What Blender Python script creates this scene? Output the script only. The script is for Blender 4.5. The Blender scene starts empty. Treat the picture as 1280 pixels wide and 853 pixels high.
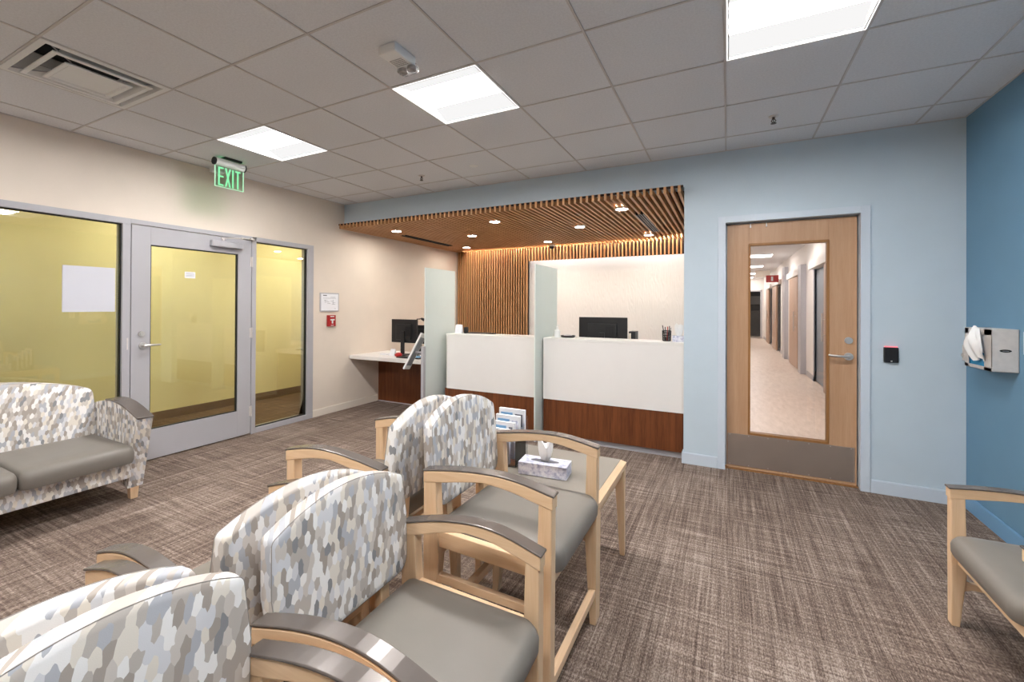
import bpy, math, random
from mathutils import Vector, Matrix
random.seed(7)
COL = bpy.context.scene.collection
PI = math.pi

# ------------------------------------------------------------------ camera
F, CX, CY, YAW, PITCH, ROLL, ZC = 552.95, 617.14, 380.83, 0.48643, 0.004143, 0.005196, 1.3865
def make_camera():
    s, c = math.sin(YAW), math.cos(YAW); sp, cp = math.sin(PITCH), math.cos(PITCH); sr, cr = math.sin(ROLL), math.cos(ROLL)
    f = Vector((-s*cp, c*cp, sp)); r = Vector((c, s, 0)); u = Vector((s*sp, -c*sp, cp))
    r2 = r*cr + u*sr; u2 = -r*sr + u*cr
    cam = bpy.data.cameras.new('camera'); o = bpy.data.objects.new('camera', cam); COL.objects.link(o)
    m = Matrix(((r2.x, u2.x, -f.x, 0), (r2.y, u2.y, -f.y, 0), (r2.z, u2.z, -f.z, ZC), (0, 0, 0, 1)))
    o.matrix_world = m
    cam.sensor_width = 36; cam.sensor_fit = 'HORIZONTAL'; cam.lens = F*36/1280
    cam.shift_x = (640-CX)/1280; cam.shift_y = (CY-426.5)/1280
    cam.clip_start = 0.02; cam.clip_end = 100
    bpy.context.scene.camera = o
make_camera()

# ------------------------------------------------------------------ materials
def srgb(r, g, b):
    def f(v):
        v /= 255
        return v/12.92 if v <= 0.04045 else ((v+0.055)/1.055)**2.4
    return (f(r), f(g), f(b), 1)
class NT:
    def __init__(s, name):
        s.m = bpy.data.materials.new(name); s.m.use_nodes = True; s.t = s.m.node_tree; s.t.nodes.clear()
        s.out = s.n('ShaderNodeOutputMaterial')
    def n(s, k, **kw):
        x = s.t.nodes.new(k)
        for a, v in kw.items():
            if a in x.inputs.keys() and not hasattr(x, a): x.inputs[a].default_value = v
            else: setattr(x, a, v)
        return x
    def l(s, a, b): s.t.links.new(a, b)
    def coords(s, scale=(1,1,1), rot=(0,0,0), kind='Object'):
        tc = s.n('ShaderNodeTexCoord'); mp = s.n('ShaderNodeMapping'); mp.inputs['Scale'].default_value = scale; mp.inputs['Rotation'].default_value = rot
        s.l(tc.outputs[kind], mp.inputs['Vector']); return mp.outputs['Vector']
    def ramp(s, fac, stops, interp='LINEAR'):
        r = s.n('ShaderNodeValToRGB'); cr = r.color_ramp; cr.interpolation = interp
        while len(cr.elements) > 1: cr.elements.remove(cr.elements[-1])
        cr.elements[0].position = stops[0][0]; cr.elements[0].color = stops[0][1]
        for p, c in stops[1:]:
            e = cr.elements.new(p); e.color = c
        s.l(fac, r.inputs['Fac']); return r.outputs['Color']
    def noise(s, vec, scale, detail=3, rough=0.5):
        x = s.n('ShaderNodeTexNoise'); x.inputs['Scale'].default_value = scale; x.inputs['Detail'].default_value = detail; x.inputs['Roughness'].default_value = rough
        s.l(vec, x.inputs['Vector']); return x.outputs['Fac']
    def mix(s, fac, a, b, mode='MIX'):
        x = s.n('ShaderNodeMix'); x.data_type = 'RGBA'; x.blend_type = mode
        for v, i in ((fac, 0), (a, 6), (b, 7)):
            if isinstance(v, (float, int, tuple)): x.inputs[i].default_value = v
            else: s.l(v, x.inputs[i])
        return x.outputs[2]
    def math(s, op, a, b=0.0):
        x = s.n('ShaderNodeMath'); x.operation = op
        for v, i in ((a, 0), (b, 1)):
            if isinstance(v, (float, int)): x.inputs[i].default_value = v
            else: s.l(v, x.inputs[i])
        return x.outputs[0]
    def bsdf(s, color, rough=0.5, metal=0.0, spec=0.5, bump=None, bstr=0.1, bdist=0.002, trans=0.0, ior=1.45):
        p = s.n('ShaderNodeBsdfPrincipled')
        if isinstance(color, tuple): p.inputs['Base Color'].default_value = color
        else: s.l(color, p.inputs['Base Color'])
        if isinstance(rough, float): p.inputs['Roughness'].default_value = rough
        else: s.l(rough, p.inputs['Roughness'])
        p.inputs['Metallic'].default_value = metal; p.inputs['Specular IOR Level'].default_value = spec
        p.inputs['Transmission Weight'].default_value = trans; p.inputs['IOR'].default_value = ior
        if bump is not None:
            b = s.n('ShaderNodeBump'); b.inputs['Strength'].default_value = bstr; b.inputs['Distance'].default_value = bdist
            s.l(bump, b.inputs['Height']); s.l(b.outputs[0], p.inputs['Normal'])
        s.l(p.outputs[0], s.out.inputs['Surface']); return p
def plain(name, col, rough=0.5, metal=0.0, spec=0.5, var=0.04, nscale=6.0, bstr=0.0):
    t = NT(name); v = t.coords(); nz = t.noise(v, nscale, 4)
    dark = tuple(c*(1-var) for c in col[:3])+(1,); lite = tuple(min(1, c*(1+var)) for c in col[:3])+(1,)
    c = t.ramp(nz, [(0.3, dark), (0.7, lite)])
    fine = t.noise(v, 220, 2) if bstr else None
    t.bsdf(c, rough, metal, spec, fine, bstr)
    return t.m
def wood(name, base, dark, axis='z', rough=0.4, scale=1.0, contrast=1.0):
    t = NT(name)
    sc = {'x': (1.2, 22, 22), 'y': (22, 1.2, 22), 'z': (22, 22, 1.2)}[axis]
    v = t.coords(tuple(a*scale for a in sc))
    n1 = t.noise(v, 1.6, 5, 0.6); n2 = t.noise(v, 7, 3, 0.6)
    f = t.math('ADD', t.math('MULTIPLY', n1, 0.65), t.math('MULTIPLY', n2, 0.35))
    a = 0.5-0.16/contrast; b = 0.5+0.16/contrast
    c = t.ramp(f, [(a, dark), (b, base)])
    t.bsdf(c, rough, 0, 0.4, n2, 0.03)
    return t.m
def emis(name, col, strength):
    t = NT(name); e = t.n('ShaderNodeEmission'); e.inputs['Color'].default_value = col; e.inputs['Strength'].default_value = strength
    t.l(e.outputs[0], t.out.inputs['Surface']); return t.m
def thin_glass(name, tint, ior=1.5, gloss_rough=0.0):
    t = NT(name); tr = t.n('ShaderNodeBsdfTransparent'); tr.inputs['Color'].default_value = tint
    g = t.n('ShaderNodeBsdfGlossy'); g.inputs['Roughness'].default_value = gloss_rough; g.inputs['Color'].default_value = (1, 1, 1, 1)
    fr = t.n('ShaderNodeFresnel'); fr.inputs['IOR'].default_value = ior
    mx = t.n('ShaderNodeMixShader'); t.l(fr.outputs[0], mx.inputs[0]); t.l(tr.outputs[0], mx.inputs[1]); t.l(g.outputs[0], mx.inputs[2])
    t.l(mx.outputs[0], t.out.inputs['Surface']); return t.m

M = {}
M['cream'] = plain('cream wall paint', srgb(226, 213, 199), 0.7, bstr=0.03, var=0.015)
M['paleblue'] = plain('pale blue wall paint', srgb(196, 210, 220), 0.6, bstr=0.03, var=0.015)
M['blue'] = plain('mid blue wall paint', srgb(106, 146, 174), 0.6, bstr=0.03, var=0.015)
M['bluetrim'] = plain('pale blue gloss trim paint', srgb(204, 214, 225), 0.35, var=0.01)
M['bluetrim2'] = plain('mid blue gloss trim paint', srgb(116, 162, 200), 0.35, var=0.01)
M['creamtrim'] = plain('cream gloss trim paint', srgb(232, 222, 208), 0.35, var=0.01)
M['hallwall'] = plain('pale yellow hall paint', srgb(242, 230, 182), 0.7, var=0.015)
M['brownbase'] = plain('brown vinyl base', srgb(112, 86, 60), 0.5)
M['white'] = plain('white solid surface', srgb(232, 228, 224), 0.3, var=0.01)
M['white2'] = plain('white plastic', srgb(230, 230, 228), 0.4, var=0.01)
M['corrwhite'] = plain('white corridor paint', srgb(232, 226, 220), 0.6, var=0.01)
M['alu'] = plain('grey painted aluminium', srgb(176, 174, 178), 0.38, 0.0, var=0.015)
M['steel'] = plain('brushed steel', srgb(214, 207, 202), 0.42, 0.25, var=0.05, nscale=30)
M['kick'] = plain('brushed steel kick plate', srgb(176, 164, 154), 0.38, 0.75, var=0.06, nscale=3)
M['chrome'] = plain('satin chrome', srgb(214, 210, 206), 0.28, 0.7, var=0.02)
M['darksteel'] = plain('dark bronze metal', srgb(92, 84, 78), 0.4, 0.5)
M['board'] = plain('pale grey white board', srgb(206, 206, 214), 0.6, var=0.01)
M['black'] = plain('black plastic', srgb(28, 28, 30), 0.4, var=0.1)
M['gasket'] = plain('black glazing gasket', srgb(30, 32, 30), 0.5)
M['tbar'] = plain('grey ceiling grid metal', srgb(200, 195, 192), 0.5, var=0.01)
M['vinyl'] = plain('warm grey vinyl', srgb(124, 118, 111), 0.42, 0, 0.4, var=0.03, nscale=9, bstr=0.05)
M['cap'] = plain('dark bronze urethane arm cap', srgb(104, 96, 91), 0.27, 0.25, 0.6, var=0.03)
M['maple'] = wood('light maple', srgb(234, 202, 166), srgb(220, 184, 144), 'z', 0.35)
M['maplex'] = wood('light maple along x', srgb(234, 202, 166), srgb(220, 184, 144), 'x', 0.35)
M['mapley'] = wood('light maple along y', srgb(234, 202, 166), srgb(220, 184, 144), 'y', 0.35)
M['door'] = wood('beech door veneer', srgb(196, 158, 126), srgb(182, 142, 108), 'z', 0.35)
M['doorbead'] = wood('dark beech glazing bead', srgb(164, 118, 72), srgb(146, 100, 58), 'z', 0.35)
M['walnut'] = wood('walnut laminate', srgb(124, 72, 40), srgb(88, 46, 24), 'z', 0.4, 0.9)
M['slat'] = wood('oiled oak slat', srgb(208, 160, 116), srgb(184, 134, 90), 'z', 0.45)
M['slaty'] = wood('oiled oak slat along y', srgb(208, 160, 116), srgb(184, 134, 90), 'y', 0.45)
M['slatback'] = plain('dark slat backing', srgb(38, 22, 14), 0.8)
M['corrdoor'] = wood('tan corridor door', srgb(190, 156, 130), srgb(172, 138, 112), 'z', 0.4)
M['tabletop'] = plain('taupe table laminate', srgb(130, 123, 114), 0.4, var=0.02)
M['red'] = plain('red enamel', srgb(170, 30, 30), 0.35)
M['paper'] = plain('white paper', srgb(236, 236, 240), 0.8, var=0.01)
M['tissue'] = plain('white tissue', srgb(240, 240, 240), 0.9, var=0.02)
M['ink'] = plain('grey ink', srgb(110, 110, 118), 0.7)
M['bluebox'] = plain('bright blue glove box', srgb(50, 150, 200), 0.5)
M['inkblue'] = plain('printed blue', srgb(130, 176, 216), 0.5)
M['darkroom'] = plain('dark blue grey room wall', srgb(52, 60, 72), 0.7)
M['greydoor'] = plain('grey sliding door glass', srgb(126, 130, 136), 0.45)
M['blueglow'] = plain('blue room wall', srgb(110, 140, 180), 0.6)  # plain blue paint of the rooms off the corridor
M['frost'] = None
def mk_frost():
    t = NT('frosted green glass'); v = t.coords(); n = t.noise(v, 3, 2)
    c = t.ramp(n, [(0.2, (0.83, 0.88, 0.86, 1)), (0.8, (0.86, 0.91, 0.89, 1))])
    d = t.n('ShaderNodeBsdfDiffuse'); t.l(c, d.inputs['Color'])
    tl = t.n('ShaderNodeBsdfTranslucent'); t.l(c, tl.inputs['Color'])
    g = t.n('ShaderNodeBsdfGlossy'); g.inputs['Roughness'].default_value = 0.35
    m1 = t.n('ShaderNodeMixShader'); m1.inputs[0].default_value = 0.45; t.l(d.outputs[0], m1.inputs[1]); t.l(tl.outputs[0], m1.inputs[2])
    m2 = t.n('ShaderNodeMixShader'); m2.inputs[0].default_value = 0.06; t.l(m1.outputs[0], m2.inputs[1]); t.l(g.outputs[0], m2.inputs[2])
    t.l(m2.outputs[0], t.out.inputs['Surface']); return t.m
M['frost'] = mk_frost()
M['glass'] = thin_glass('clear window glass', (0.93, 0.95, 0.88, 1), 1.55)
M['glassL'] = thin_glass('greenish window glass', (0.86, 0.87, 0.80, 1), 1.6)
M['acrylic'] = thin_glass('clear acrylic', (0.94, 0.945, 0.96, 1), 1.45)
M['signglass'] = thin_glass('green edge lit acrylic', (0.80, 0.92, 0.82, 1), 1.5)
M['lens'] = emis('troffer lens light', (1, 0.985, 0.975, 1), 66)
M['wing'] = emis('troffer wing glow', (1, 0.99, 0.985, 1), 0.70)
M['rim'] = emis('troffer rim glow', (1, 0.98, 0.97, 1), 1.3)
M['down'] = emis('downlight lens', (1, 0.94, 0.85, 1), 190)
M['cove'] = emis('cove light strip', (1, 0.88, 0.70, 1), 125)
M['covew'] = emis('cove light strip white', (1, 0.96, 0.94, 1), 17)
M['halllamp'] = emis('hall lamp', (1, 0.95, 0.80, 1), 64)
M['corrlamp'] = emis('corridor lamp', (1, 0.95, 0.91, 1), 13)
M['green'] = emis('green exit letters', (0.30, 1.0, 0.48, 1), 0.8)
M['greenedge'] = emis('green edge glow', (0.55, 1.0, 0.66, 1), 0.9)
M['greenglow'] = emis('green light slot', (0.15, 1.0, 0.30, 1), 3.0)
M['redled'] = emis('red reader led', (1, 0.25, 0.3, 1), 1.0)

def mk_tile():
    t = NT('mineral fibre ceiling tile'); v = t.coords()
    n = t.noise(v, 90, 3, 0.7); n2 = t.noise(v, 1.2, 2)
    c = t.ramp(n, [(0.35, srgb(216, 217, 220)), (0.62, srgb(228, 229, 232))])
    c = t.mix(0.25, c, t.ramp(n2, [(0.3, srgb(216, 217, 220)), (0.7, srgb(230, 231, 234))]))
    t.bsdf(c, 0.9, 0, 0.1, n, 0.15); return t.m
M['tile'] = mk_tile()
def mk_carpet(name, tone=1.0, warm=False):
    t = NT(name); tc = t.n('ShaderNodeTexCoord'); P_ = tc.outputs['Object']
    def mp(scale, loc=(0, 0, 0), rot=0.0):
        m = t.n('ShaderNodeMapping'); m.inputs['Scale'].default_value = scale; m.inputs['Location'].default_value = loc; m.inputs['Rotation'].default_value = (0, 0, rot)
        t.l(P_, m.inputs['Vector']); return m.outputs[0]
    # per-tile random brightness (half metre tiles laid in running bond)
    br = t.n('ShaderNodeTexBrick'); br.inputs['Scale'].default_value = 1.0; br.inputs['Brick Width'].default_value = 0.5; br.inputs['Row Height'].default_value = 0.5
    br.inputs['Mortar Size'].default_value = 0.0; br.inputs['Color1'].default_value = (0.35, 0.35, 0.35, 1); br.inputs['Color2'].default_value = (0.65, 0.65, 0.65, 1)
    br.offset = 0.5; t.l(mp((1, 1, 1), rot=PI/2), br.inputs['Vector'])
    tile = t.n('ShaderNodeRGBToBW'); t.l(br.outputs['Color'], tile.inputs[0]); tile = tile.outputs[0]
    col = t.noise(mp((105, 1.8, 1)), 1.0, 3, 0.8)                  # long thin yarn lines along y
    mid = t.noise(mp((30, 0.9, 1), (3, 7, 0)), 1.0, 3, 0.7)
    dash = t.noise(mp((210, 75, 1)), 1.0, 2, 0.7)                 # loop grain
    cross = t.noise(mp((2.5, 60, 1), (9, 2, 0)), 1.0, 2, 0.6)      # broken cross yarns along x
    cmask = t.noise(mp((2.2, 2.4, 1), (4, 1, 0)), 1.0, 3, 0.7)
    loops = t.noise(mp((1, 1, 1)), 260, 2, 0.8)
    cm = t.math('MULTIPLY', t.math('MULTIPLY', t.math('SUBTRACT', cross, 0.46), t.math('POWER', cmask, 2.0)), t.math('MULTIPLY', dash, 3.4))
    f = t.math('ADD', t.math('MULTIPLY', col, 0.62), t.math('MULTIPLY', mid, 0.38))
    f = t.math('ADD', f, cm)
    f = t.math('ADD', f, t.math('MULTIPLY', t.math('SUBTRACT', dash, 0.5), 0.75))
    f = t.math('ADD', f, t.math('MULTIPLY', t.math('SUBTRACT', tile, 0.5), 0.20))
    a, b, c_ = (srgb(66, 54, 49), srgb(118, 102, 92), srgb(184, 168, 156)) if not warm else (srgb(56, 42, 32), srgb(98, 76, 56), srgb(146, 118, 88))
    c = t.ramp(f, [(0.27, a), (0.50, b), (0.78, c_)])
    t.bsdf(c, 0.95, 0, 0.1, loops, 0.5, 0.004); return t.m
M['carpet'] = mk_carpet('streaked taupe carpet tile')
M['hallcarpet'] = mk_carpet('hall carpet', warm=True)
def mk_vinylfloor():
    t = NT('pale plank floor'); v = t.coords((6, 1.2, 1), (0, 0, 0.5)); n = t.noise(v, 3, 4, 0.7)
    c = t.ramp(n, [(0.3, srgb(206, 186, 168)), (0.7, srgb(230, 212, 196))]); t.bsdf(c, 0.35, 0, 0.4); return t.m
M['plank'] = mk_vinylfloor()
def mk_fabric():
    t = NT('elongated hexagon upholstery'); tc = t.n('ShaderNodeTexCoord')
    sp = t.n('ShaderNodeSeparateXYZ'); t.l(tc.outputs['Object'], sp.inputs[0])
    cb = t.n('ShaderNodeCombineXYZ'); t.l(t.math('ADD', sp.outputs[1], sp.outputs[0]), cb.inputs[0]); t.l(sp.outputs[2], cb.inputs[1])
    def vm(op, a, b=None, sc=None):
        x = t.n('ShaderNodeVectorMath'); x.operation = op
        for v, i in ((a, 0), (b, 1)):
            if v is None: continue
            if isinstance(v, tuple): x.inputs[i].default_value = v
            else: t.l(v, x.inputs[i])
        if sc is not None: x.inputs['Scale'].default_value = sc
        return x.outputs['Value'] if op in ('LENGTH', 'DOT_PRODUCT') else x.outputs[0]
    nz = t.n('ShaderNodeTexNoise'); nz.noise_dimensions = '3D'; nz.inputs['Scale'].default_value = 1.0; nz.inputs['Detail'].default_value = 2
    p = vm('MULTIPLY', cb.outputs[0], (57.0, 28.0, 0)); t.l(vm('SCALE', p, None, 0.8), nz.inputs['Vector'])
    p = vm('ADD', p, vm('MULTIPLY', vm('SUBTRACT', nz.outputs['Color'], (0.5, 0.5, 0.5)), (0.8, 1.0, 0)))
    r = (1.0, 1.7320508, 1.0); ri = (1.0, 1/1.7320508, 1.0)
    def cell(q):
        fr = vm('FRACTION', vm('MULTIPLY', q, ri)); return vm('MULTIPLY', vm('SUBTRACT', fr, (0.5, 0.5, 0)), (1.0, 1.7320508, 0))
    a = cell(p); b = cell(vm('SUBTRACT', p, (0.5, 0.8660254, 0)))
    sel = t.math('LESS_THAN', vm('LENGTH', a), vm('LENGTH', b))
    m = t.n('ShaderNodeMix'); m.data_type = 'VECTOR'; t.l(sel, m.inputs[0]); t.l(b, m.inputs[4]); t.l(a, m.inputs[5])
    idv = vm('SUBTRACT', p, m.outputs[1]); idv = vm('FLOOR', vm('ADD', vm('SCALE', idv, None, 4.0), (0.5, 0.5, 0.5)))
    wn = t.n('ShaderNodeTexWhiteNoise'); wn.noise_dimensions = '2D'; t.l(idv, wn.inputs['Vector'])
    c = t.ramp(wn.outputs['Value'], [(0, srgb(236, 233, 230)), (0.20, srgb(188, 180, 172)), (0.36, srgb(226, 218, 206)), (0.50, srgb(180, 181, 186)),
                               (0.62, srgb(214, 213, 215)), (0.74, srgb(168, 158, 149)), (0.85, srgb(142, 142, 144)), (0.90, srgb(206, 198, 190))], 'CONSTANT')
    wv = t.noise(tc.outputs['Object'], 600, 2)
    t.bsdf(c, 0.75, 0, 0.2, wv, 0.12, 0.001); return t.m
M['fabric'] = mk_fabric()
M['fabricseam'] = plain('upholstery welt', srgb(150, 144, 138), 0.7)
def mk_relief():
    t = NT('white rippled wall panel'); v = t.coords((9, 9, 1.4)); n = t.noise(v, 1.5, 2, 0.4)
    w = t.math('SINE', t.math('MULTIPLY', n, 50.0))
    t.bsdf(srgb(238, 232, 228), 0.6, 0, 0.3, w, 0.22, 0.006); return t.m
M['relief'] = mk_relief()
def mk_tbox():
    t = NT('tissue carton print'); v = t.coords(); n = t.noise(v, 45, 3, 0.6)
    c = t.ramp(n, [(0.35, srgb(168, 172, 198)), (0.5, srgb(214, 214, 228)), (0.7, srgb(236, 236, 242))]); t.bsdf(c, 0.5); return t.m
M['carton'] = mk_tbox()
def mk_slot():
    t = NT('dark grille'); v = t.coords(); t.bsdf(srgb(24, 24, 26), 0.7); return t.m
M['slot'] = mk_slot()

# ------------------------------------------------------------------ mesh builder
class MB:
    def __init__(s): s.v = []; s.f = []
    def add(s, vs, fs):
        n = len(s.v); s.v += [tuple(p) for p in vs]; s.f += [tuple(i+n for i in f) for f in fs]; return s
    def box(s, x0, x1, y0, y1, z0, z1):
        x0, x1 = min(x0, x1), max(x0, x1); y0, y1 = min(y0, y1), max(y0, y1); z0, z1 = min(z0, z1), max(z0, z1)
        return s.add([(x0,y0,z0),(x1,y0,z0),(x1,y1,z0),(x0,y1,z0),(x0,y0,z1),(x1,y0,z1),(x1,y1,z1),(x0,y1,z1)],
                     [(0,3,2,1),(4,5,6,7),(0,1,5,4),(1,2,6,5),(2,3,7,6),(3,0,4,7)])
    def prism(s, poly, axis, a0, a1):
        # poly of 2D points; axis 'x': (y,z), 'y': (x,z), 'z': (x,y)
        def P(p, a): return {'x': (a, p[0], p[1]), 'y': (p[0], a, p[1]), 'z': (p[0], p[1], a)}[axis]
        n = len(poly); vs = [P(p, a0) for p in poly]+[P(p, a1) for p in poly]
        return s.add(vs, [tuple(range(n-1, -1, -1)), tuple(range(n, 2*n))]+[(i, (i+1) % n, n+(i+1) % n, n+i) for i in range(n)])
    def tube(s, pts, r, n=8, closed=False):
        pts = [Vector(p) for p in pts]; rr = r if isinstance(r, (list, tuple)) else [r]*len(pts); rings = []; N = len(pts)
        up = None
        for i, p in enumerate(pts):
            a = pts[(i-1) % N] if (closed or i > 0) else p; b = pts[(i+1) % N] if (closed or i < N-1) else p
            d = (b-a).normalized()
            if up is None:
                up = Vector((0, 0, 1)) if abs(d.z) < 0.9 else Vector((1, 0, 0))
            u = (up-d*up.dot(d)).normalized(); w = d.cross(u); up = u
            rings.append([p+(u*math.cos(2*PI*k/n)+w*math.sin(2*PI*k/n))*rr[i] for k in range(n)])
        vs = [q for ring in rings for q in ring]; fs = []
        for i in range(N if closed else N-1):
            j = (i+1) % N
            for k in range(n): fs.append((i*n+k, i*n+(k+1) % n, j*n+(k+1) % n, j*n+k))
        if not closed: fs += [tuple(range(n-1, -1, -1)), tuple(range((N-1)*n, N*n))]
        return s.add(vs, fs)
    def cyl(s, p0, p1, r0, r1=None, n=20):
        return s.tube([p0, p1], [r0, r0 if r1 is None else r1], n)
    def lathe(s, prof, c, n=24, caps=True):
        vs = []; fs = []; m = len(prof)
        for k in range(n):
            a = 2*PI*k/n
            for r, z in prof: vs.append((c[0]+r*math.cos(a), c[1]+r*math.sin(a), c[2]+z))
        for k in range(n):
            for i in range(m-1): fs.append((k*m+i, ((k+1) % n)*m+i, ((k+1) % n)*m+i+1, k*m+i+1))
        if caps: fs.append(tuple(k*m for k in range(n-1, -1, -1))); fs.append(tuple(k*m+m-1 for k in range(n)))
        return s.add(vs, fs)
    def rings(s, rings, cap0=True, cap1=True):
        n = len(rings[0]); vs = [p for r in rings for p in r]; fs = []
        for i in range(len(rings)-1):
            for k in range(n): fs.append((i*n+k, i*n+(k+1) % n, (i+1)*n+(k+1) % n, (i+1)*n+k))
        if cap0: fs.append(tuple(range(n-1, -1, -1)))
        if cap1: fs.append(tuple((len(rings)-1)*n+k for k in range(n)))
        return s.add(vs, fs)
    def build(s, name, mat, parent=None, bevel=0, seg=2, smooth=False, world=False):
        me = bpy.data.meshes.new(name)
        off = parent.location if (world and parent) else Vector((0, 0, 0))
        if world and parent and parent.parent: off = off+parent.parent.location
        me.from_pydata([(p[0]-off[0], p[1]-off[1], p[2]-off[2]) for p in s.v], [], s.f)
        me.validate(); me.update()
        import bmesh
        bm = bmesh.new(); bm.from_mesh(me); bmesh.ops.recalc_face_normals(bm, faces=bm.faces); bm.to_mesh(me); bm.free()
        me.materials.append(mat if not isinstance(mat, str) else M[mat])
        o = bpy.data.objects.new(name, me); COL.objects.link(o)
        if parent: o.parent = parent
        if smooth:
            for p in me.polygons: p.use_smooth = True
            try: me.set_sharp_from_angle(angle=math.radians(40))
            except Exception: pass
        if bevel:
            b = o.modifiers.new('bevel', 'BEVEL'); b.width = bevel; b.segments = seg; b.limit_method = 'ANGLE'; b.angle_limit = math.radians(40)
        return o
def B(*a): return MB().box(*a)
def tag(o, label=None, cat=None, group=None, kind=None):
    if label: o['label'] = label
    if cat: o['category'] = cat
    if group: o['group'] = group
    if kind: o['kind'] = kind
    return o
def empty(name, loc, label=None, cat=None, group=None, kind=None, rz=0):
    o = bpy.data.objects.new(name, None); COL.objects.link(o); o.location = loc; o.rotation_euler = (0, 0, rz); o.empty_display_size = 0.1
    return tag(o, label, cat, group, kind)
def st(name, mb, mat, parent=None, **k):
    o = mb.build(name, mat, parent, **k)
    if not parent: o['kind'] = 'structure'
    return o
def solo(name, mb, mat, loc, label, cat, group=None, **k):
    # one-mesh thing whose origin is put at loc; the mesh is written in world coordinates
    mb.v = [(p[0]-loc[0], p[1]-loc[1], p[2]-loc[2]) for p in mb.v]
    o = mb.build(name, mat, None, **k); o.location = loc
    return tag(o, label, cat, group)
def copy_tree(o, parent=None):
    c = o.copy(); COL.objects.link(c); c.parent = parent
    for ch in [q for q in bpy.data.objects if q.parent == o and q != c]: copy_tree(ch, c)
    return c

# ------------------------------------------------------------------ room dimensions
XL, XR, YB, YR, CEIL = -4.53, 1.477, 4.285, -2.6, 2.729
T = 0.6096; GX, GY = -0.0166, 2.1073
AX1, AYB, AZ = -0.345, 7.05, 2.395            # alcove: right side, back wall, underside of the slats
HX = -6.05                                    # far wall of the glazed hall

# floor (one carpet through room and alcove)
st('floor', MB().box(XL-0.1, XR+0.1, YR-0.1, YB+0.15, -0.1, 0).box(XL-0.1, AX1+0.05, YB+0.15, 7.4, -0.1, 0), 'carpet')
# ceiling tiles, leaving out the cells taken by fixtures
LIGHTS = [(-6, 0), (-3, 0), (0, 0), (-6, -4), (-3, -4), (0, -4)]  # the rear row is unseen, added to light the room
VENT = (-6, -2)
cm = MB()
xs = [XL]+[GX+i*T for i in range(-7, 3)]+[XR]; ys = [YR]+[GY+i*T for i in range(-7, 4)]+[YB]
for i in range(len(xs)-1):
    for j in range(len(ys)-1):
        ci, cj = i-8, j-8
        if (ci, cj) in LIGHTS or (ci, cj) == VENT: continue
        g = 0.0065
        cm.box(xs[i]+g, xs[i+1]-g, ys[j]+g, ys[j+1]-g, CEIL+0.004, CEIL+0.02)
cm.box(XL-0.1, XR+0.1, YR-0.1, YB+0.1, CEIL+0.25, CEIL+0.3)
st('ceiling', cm, 'tile')
tb = MB()
for x in xs[1:-1]: tb.box(x-0.0055, x+0.0055, YR, YB, CEIL, CEIL+0.012)
for y in ys[1:-1]: tb.box(XL, XR, y-0.0055, y+0.0055, CEIL+0.0005, CEIL+0.012)
tb.box(XL, XL+0.012, YR, YB, CEIL, CEIL+0.012); tb.box(XR-0.012, XR, YR, YB, CEIL, CEIL+0.012); tb.box(XL, XR, YB-0.012, YB, CEIL, CEIL+0.012)
st('trim_1', tb, 'tbar')

# back wall with alcove opening and door opening
DX0, DX1, DZ = -0.016, 0.894, 2.112
wb = MB()
wb.box(AX1, DX0-0.01, YB, YB+0.14, 0, CEIL+0.3); wb.box(DX0-0.01, DX1+0.01, YB, YB+0.14, DZ+0.01, CEIL+0.3); wb.box(DX1+0.01, XR+0.12, YB, YB+0.14, 0, CEIL+0.3)
wb.box(XL-0.1, AX1, YB, YB+0.14, AZ+0.065, CEIL+0.3)
wb.box(AX1, AX1+0.12, YB+0.14, 7.4, 0, CEIL+0.3)
st('wall_back', wb, 'paleblue')
st('wall_right', MB().box(XR, XR+0.12, YR, YB, 0, CEIL+0.3), 'blue')
st('wall_rear', MB().box(XL-0.1, XR+0.12, YR-0.12, YR, 0, CEIL+0.3), 'cream')
# left wall with storefront opening
SY0, SY1, SZ = -0.9, 3.785, 2.122
wl = MB(); wl.box(XL-0.12, XL, YR, SY0, 0, CEIL+0.3); wl.box(XL-0.12, XL, SY0, SY1, SZ, CEIL+0.3); wl.box(XL-0.12, XL, SY1, 7.4, 0, CEIL+0.3)
st('wall_left', wl, 'cream')
# alcove lid and deep back wall
st('wall_alcove', MB().box(XL, AX1, 7.17, 7.3, 0, CEIL+0.3), 'relief')
st('ceiling_alcove', MB().box(XL, AX1, YB+0.14, 7.17, AZ+0.20, AZ+0.24), 'slatback')

def base(name, segs, mat, h=0.098, t=0.014):
    m = MB()
    for x0, x1, y0, y1 in segs:
        m.box(x0, x1, y0, y1, 0.0, h-0.006)
        # eased top edge
        if abs(x1-x0) < abs(y1-y0):
            m.box(x0+0.002*(1 if abs(x1-XR) > 0.01 else 1), x1-0.002, y0, y1, h-0.006, h)
        else: m.box(x0, x1, y0+0.002, y1-0.002, h-0.006, h)
    return st(name, m, mat, bevel=0.002)
base('baseboard_left', [(XL, XL+0.014, SY1, 4.93)], 'creamtrim', 0.09)
base('baseboard_back', [(AX1-0.014, -0.075, YB-0.014, YB), (AX1-0.014, AX1, YB, YB+0.08), (0.954, XR, YB-0.014, YB)], 'bluetrim')
base('baseboard_right', [(XR-0.014, XR, YR, YB-0.014)], 'bluetrim2', 0.102)

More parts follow.
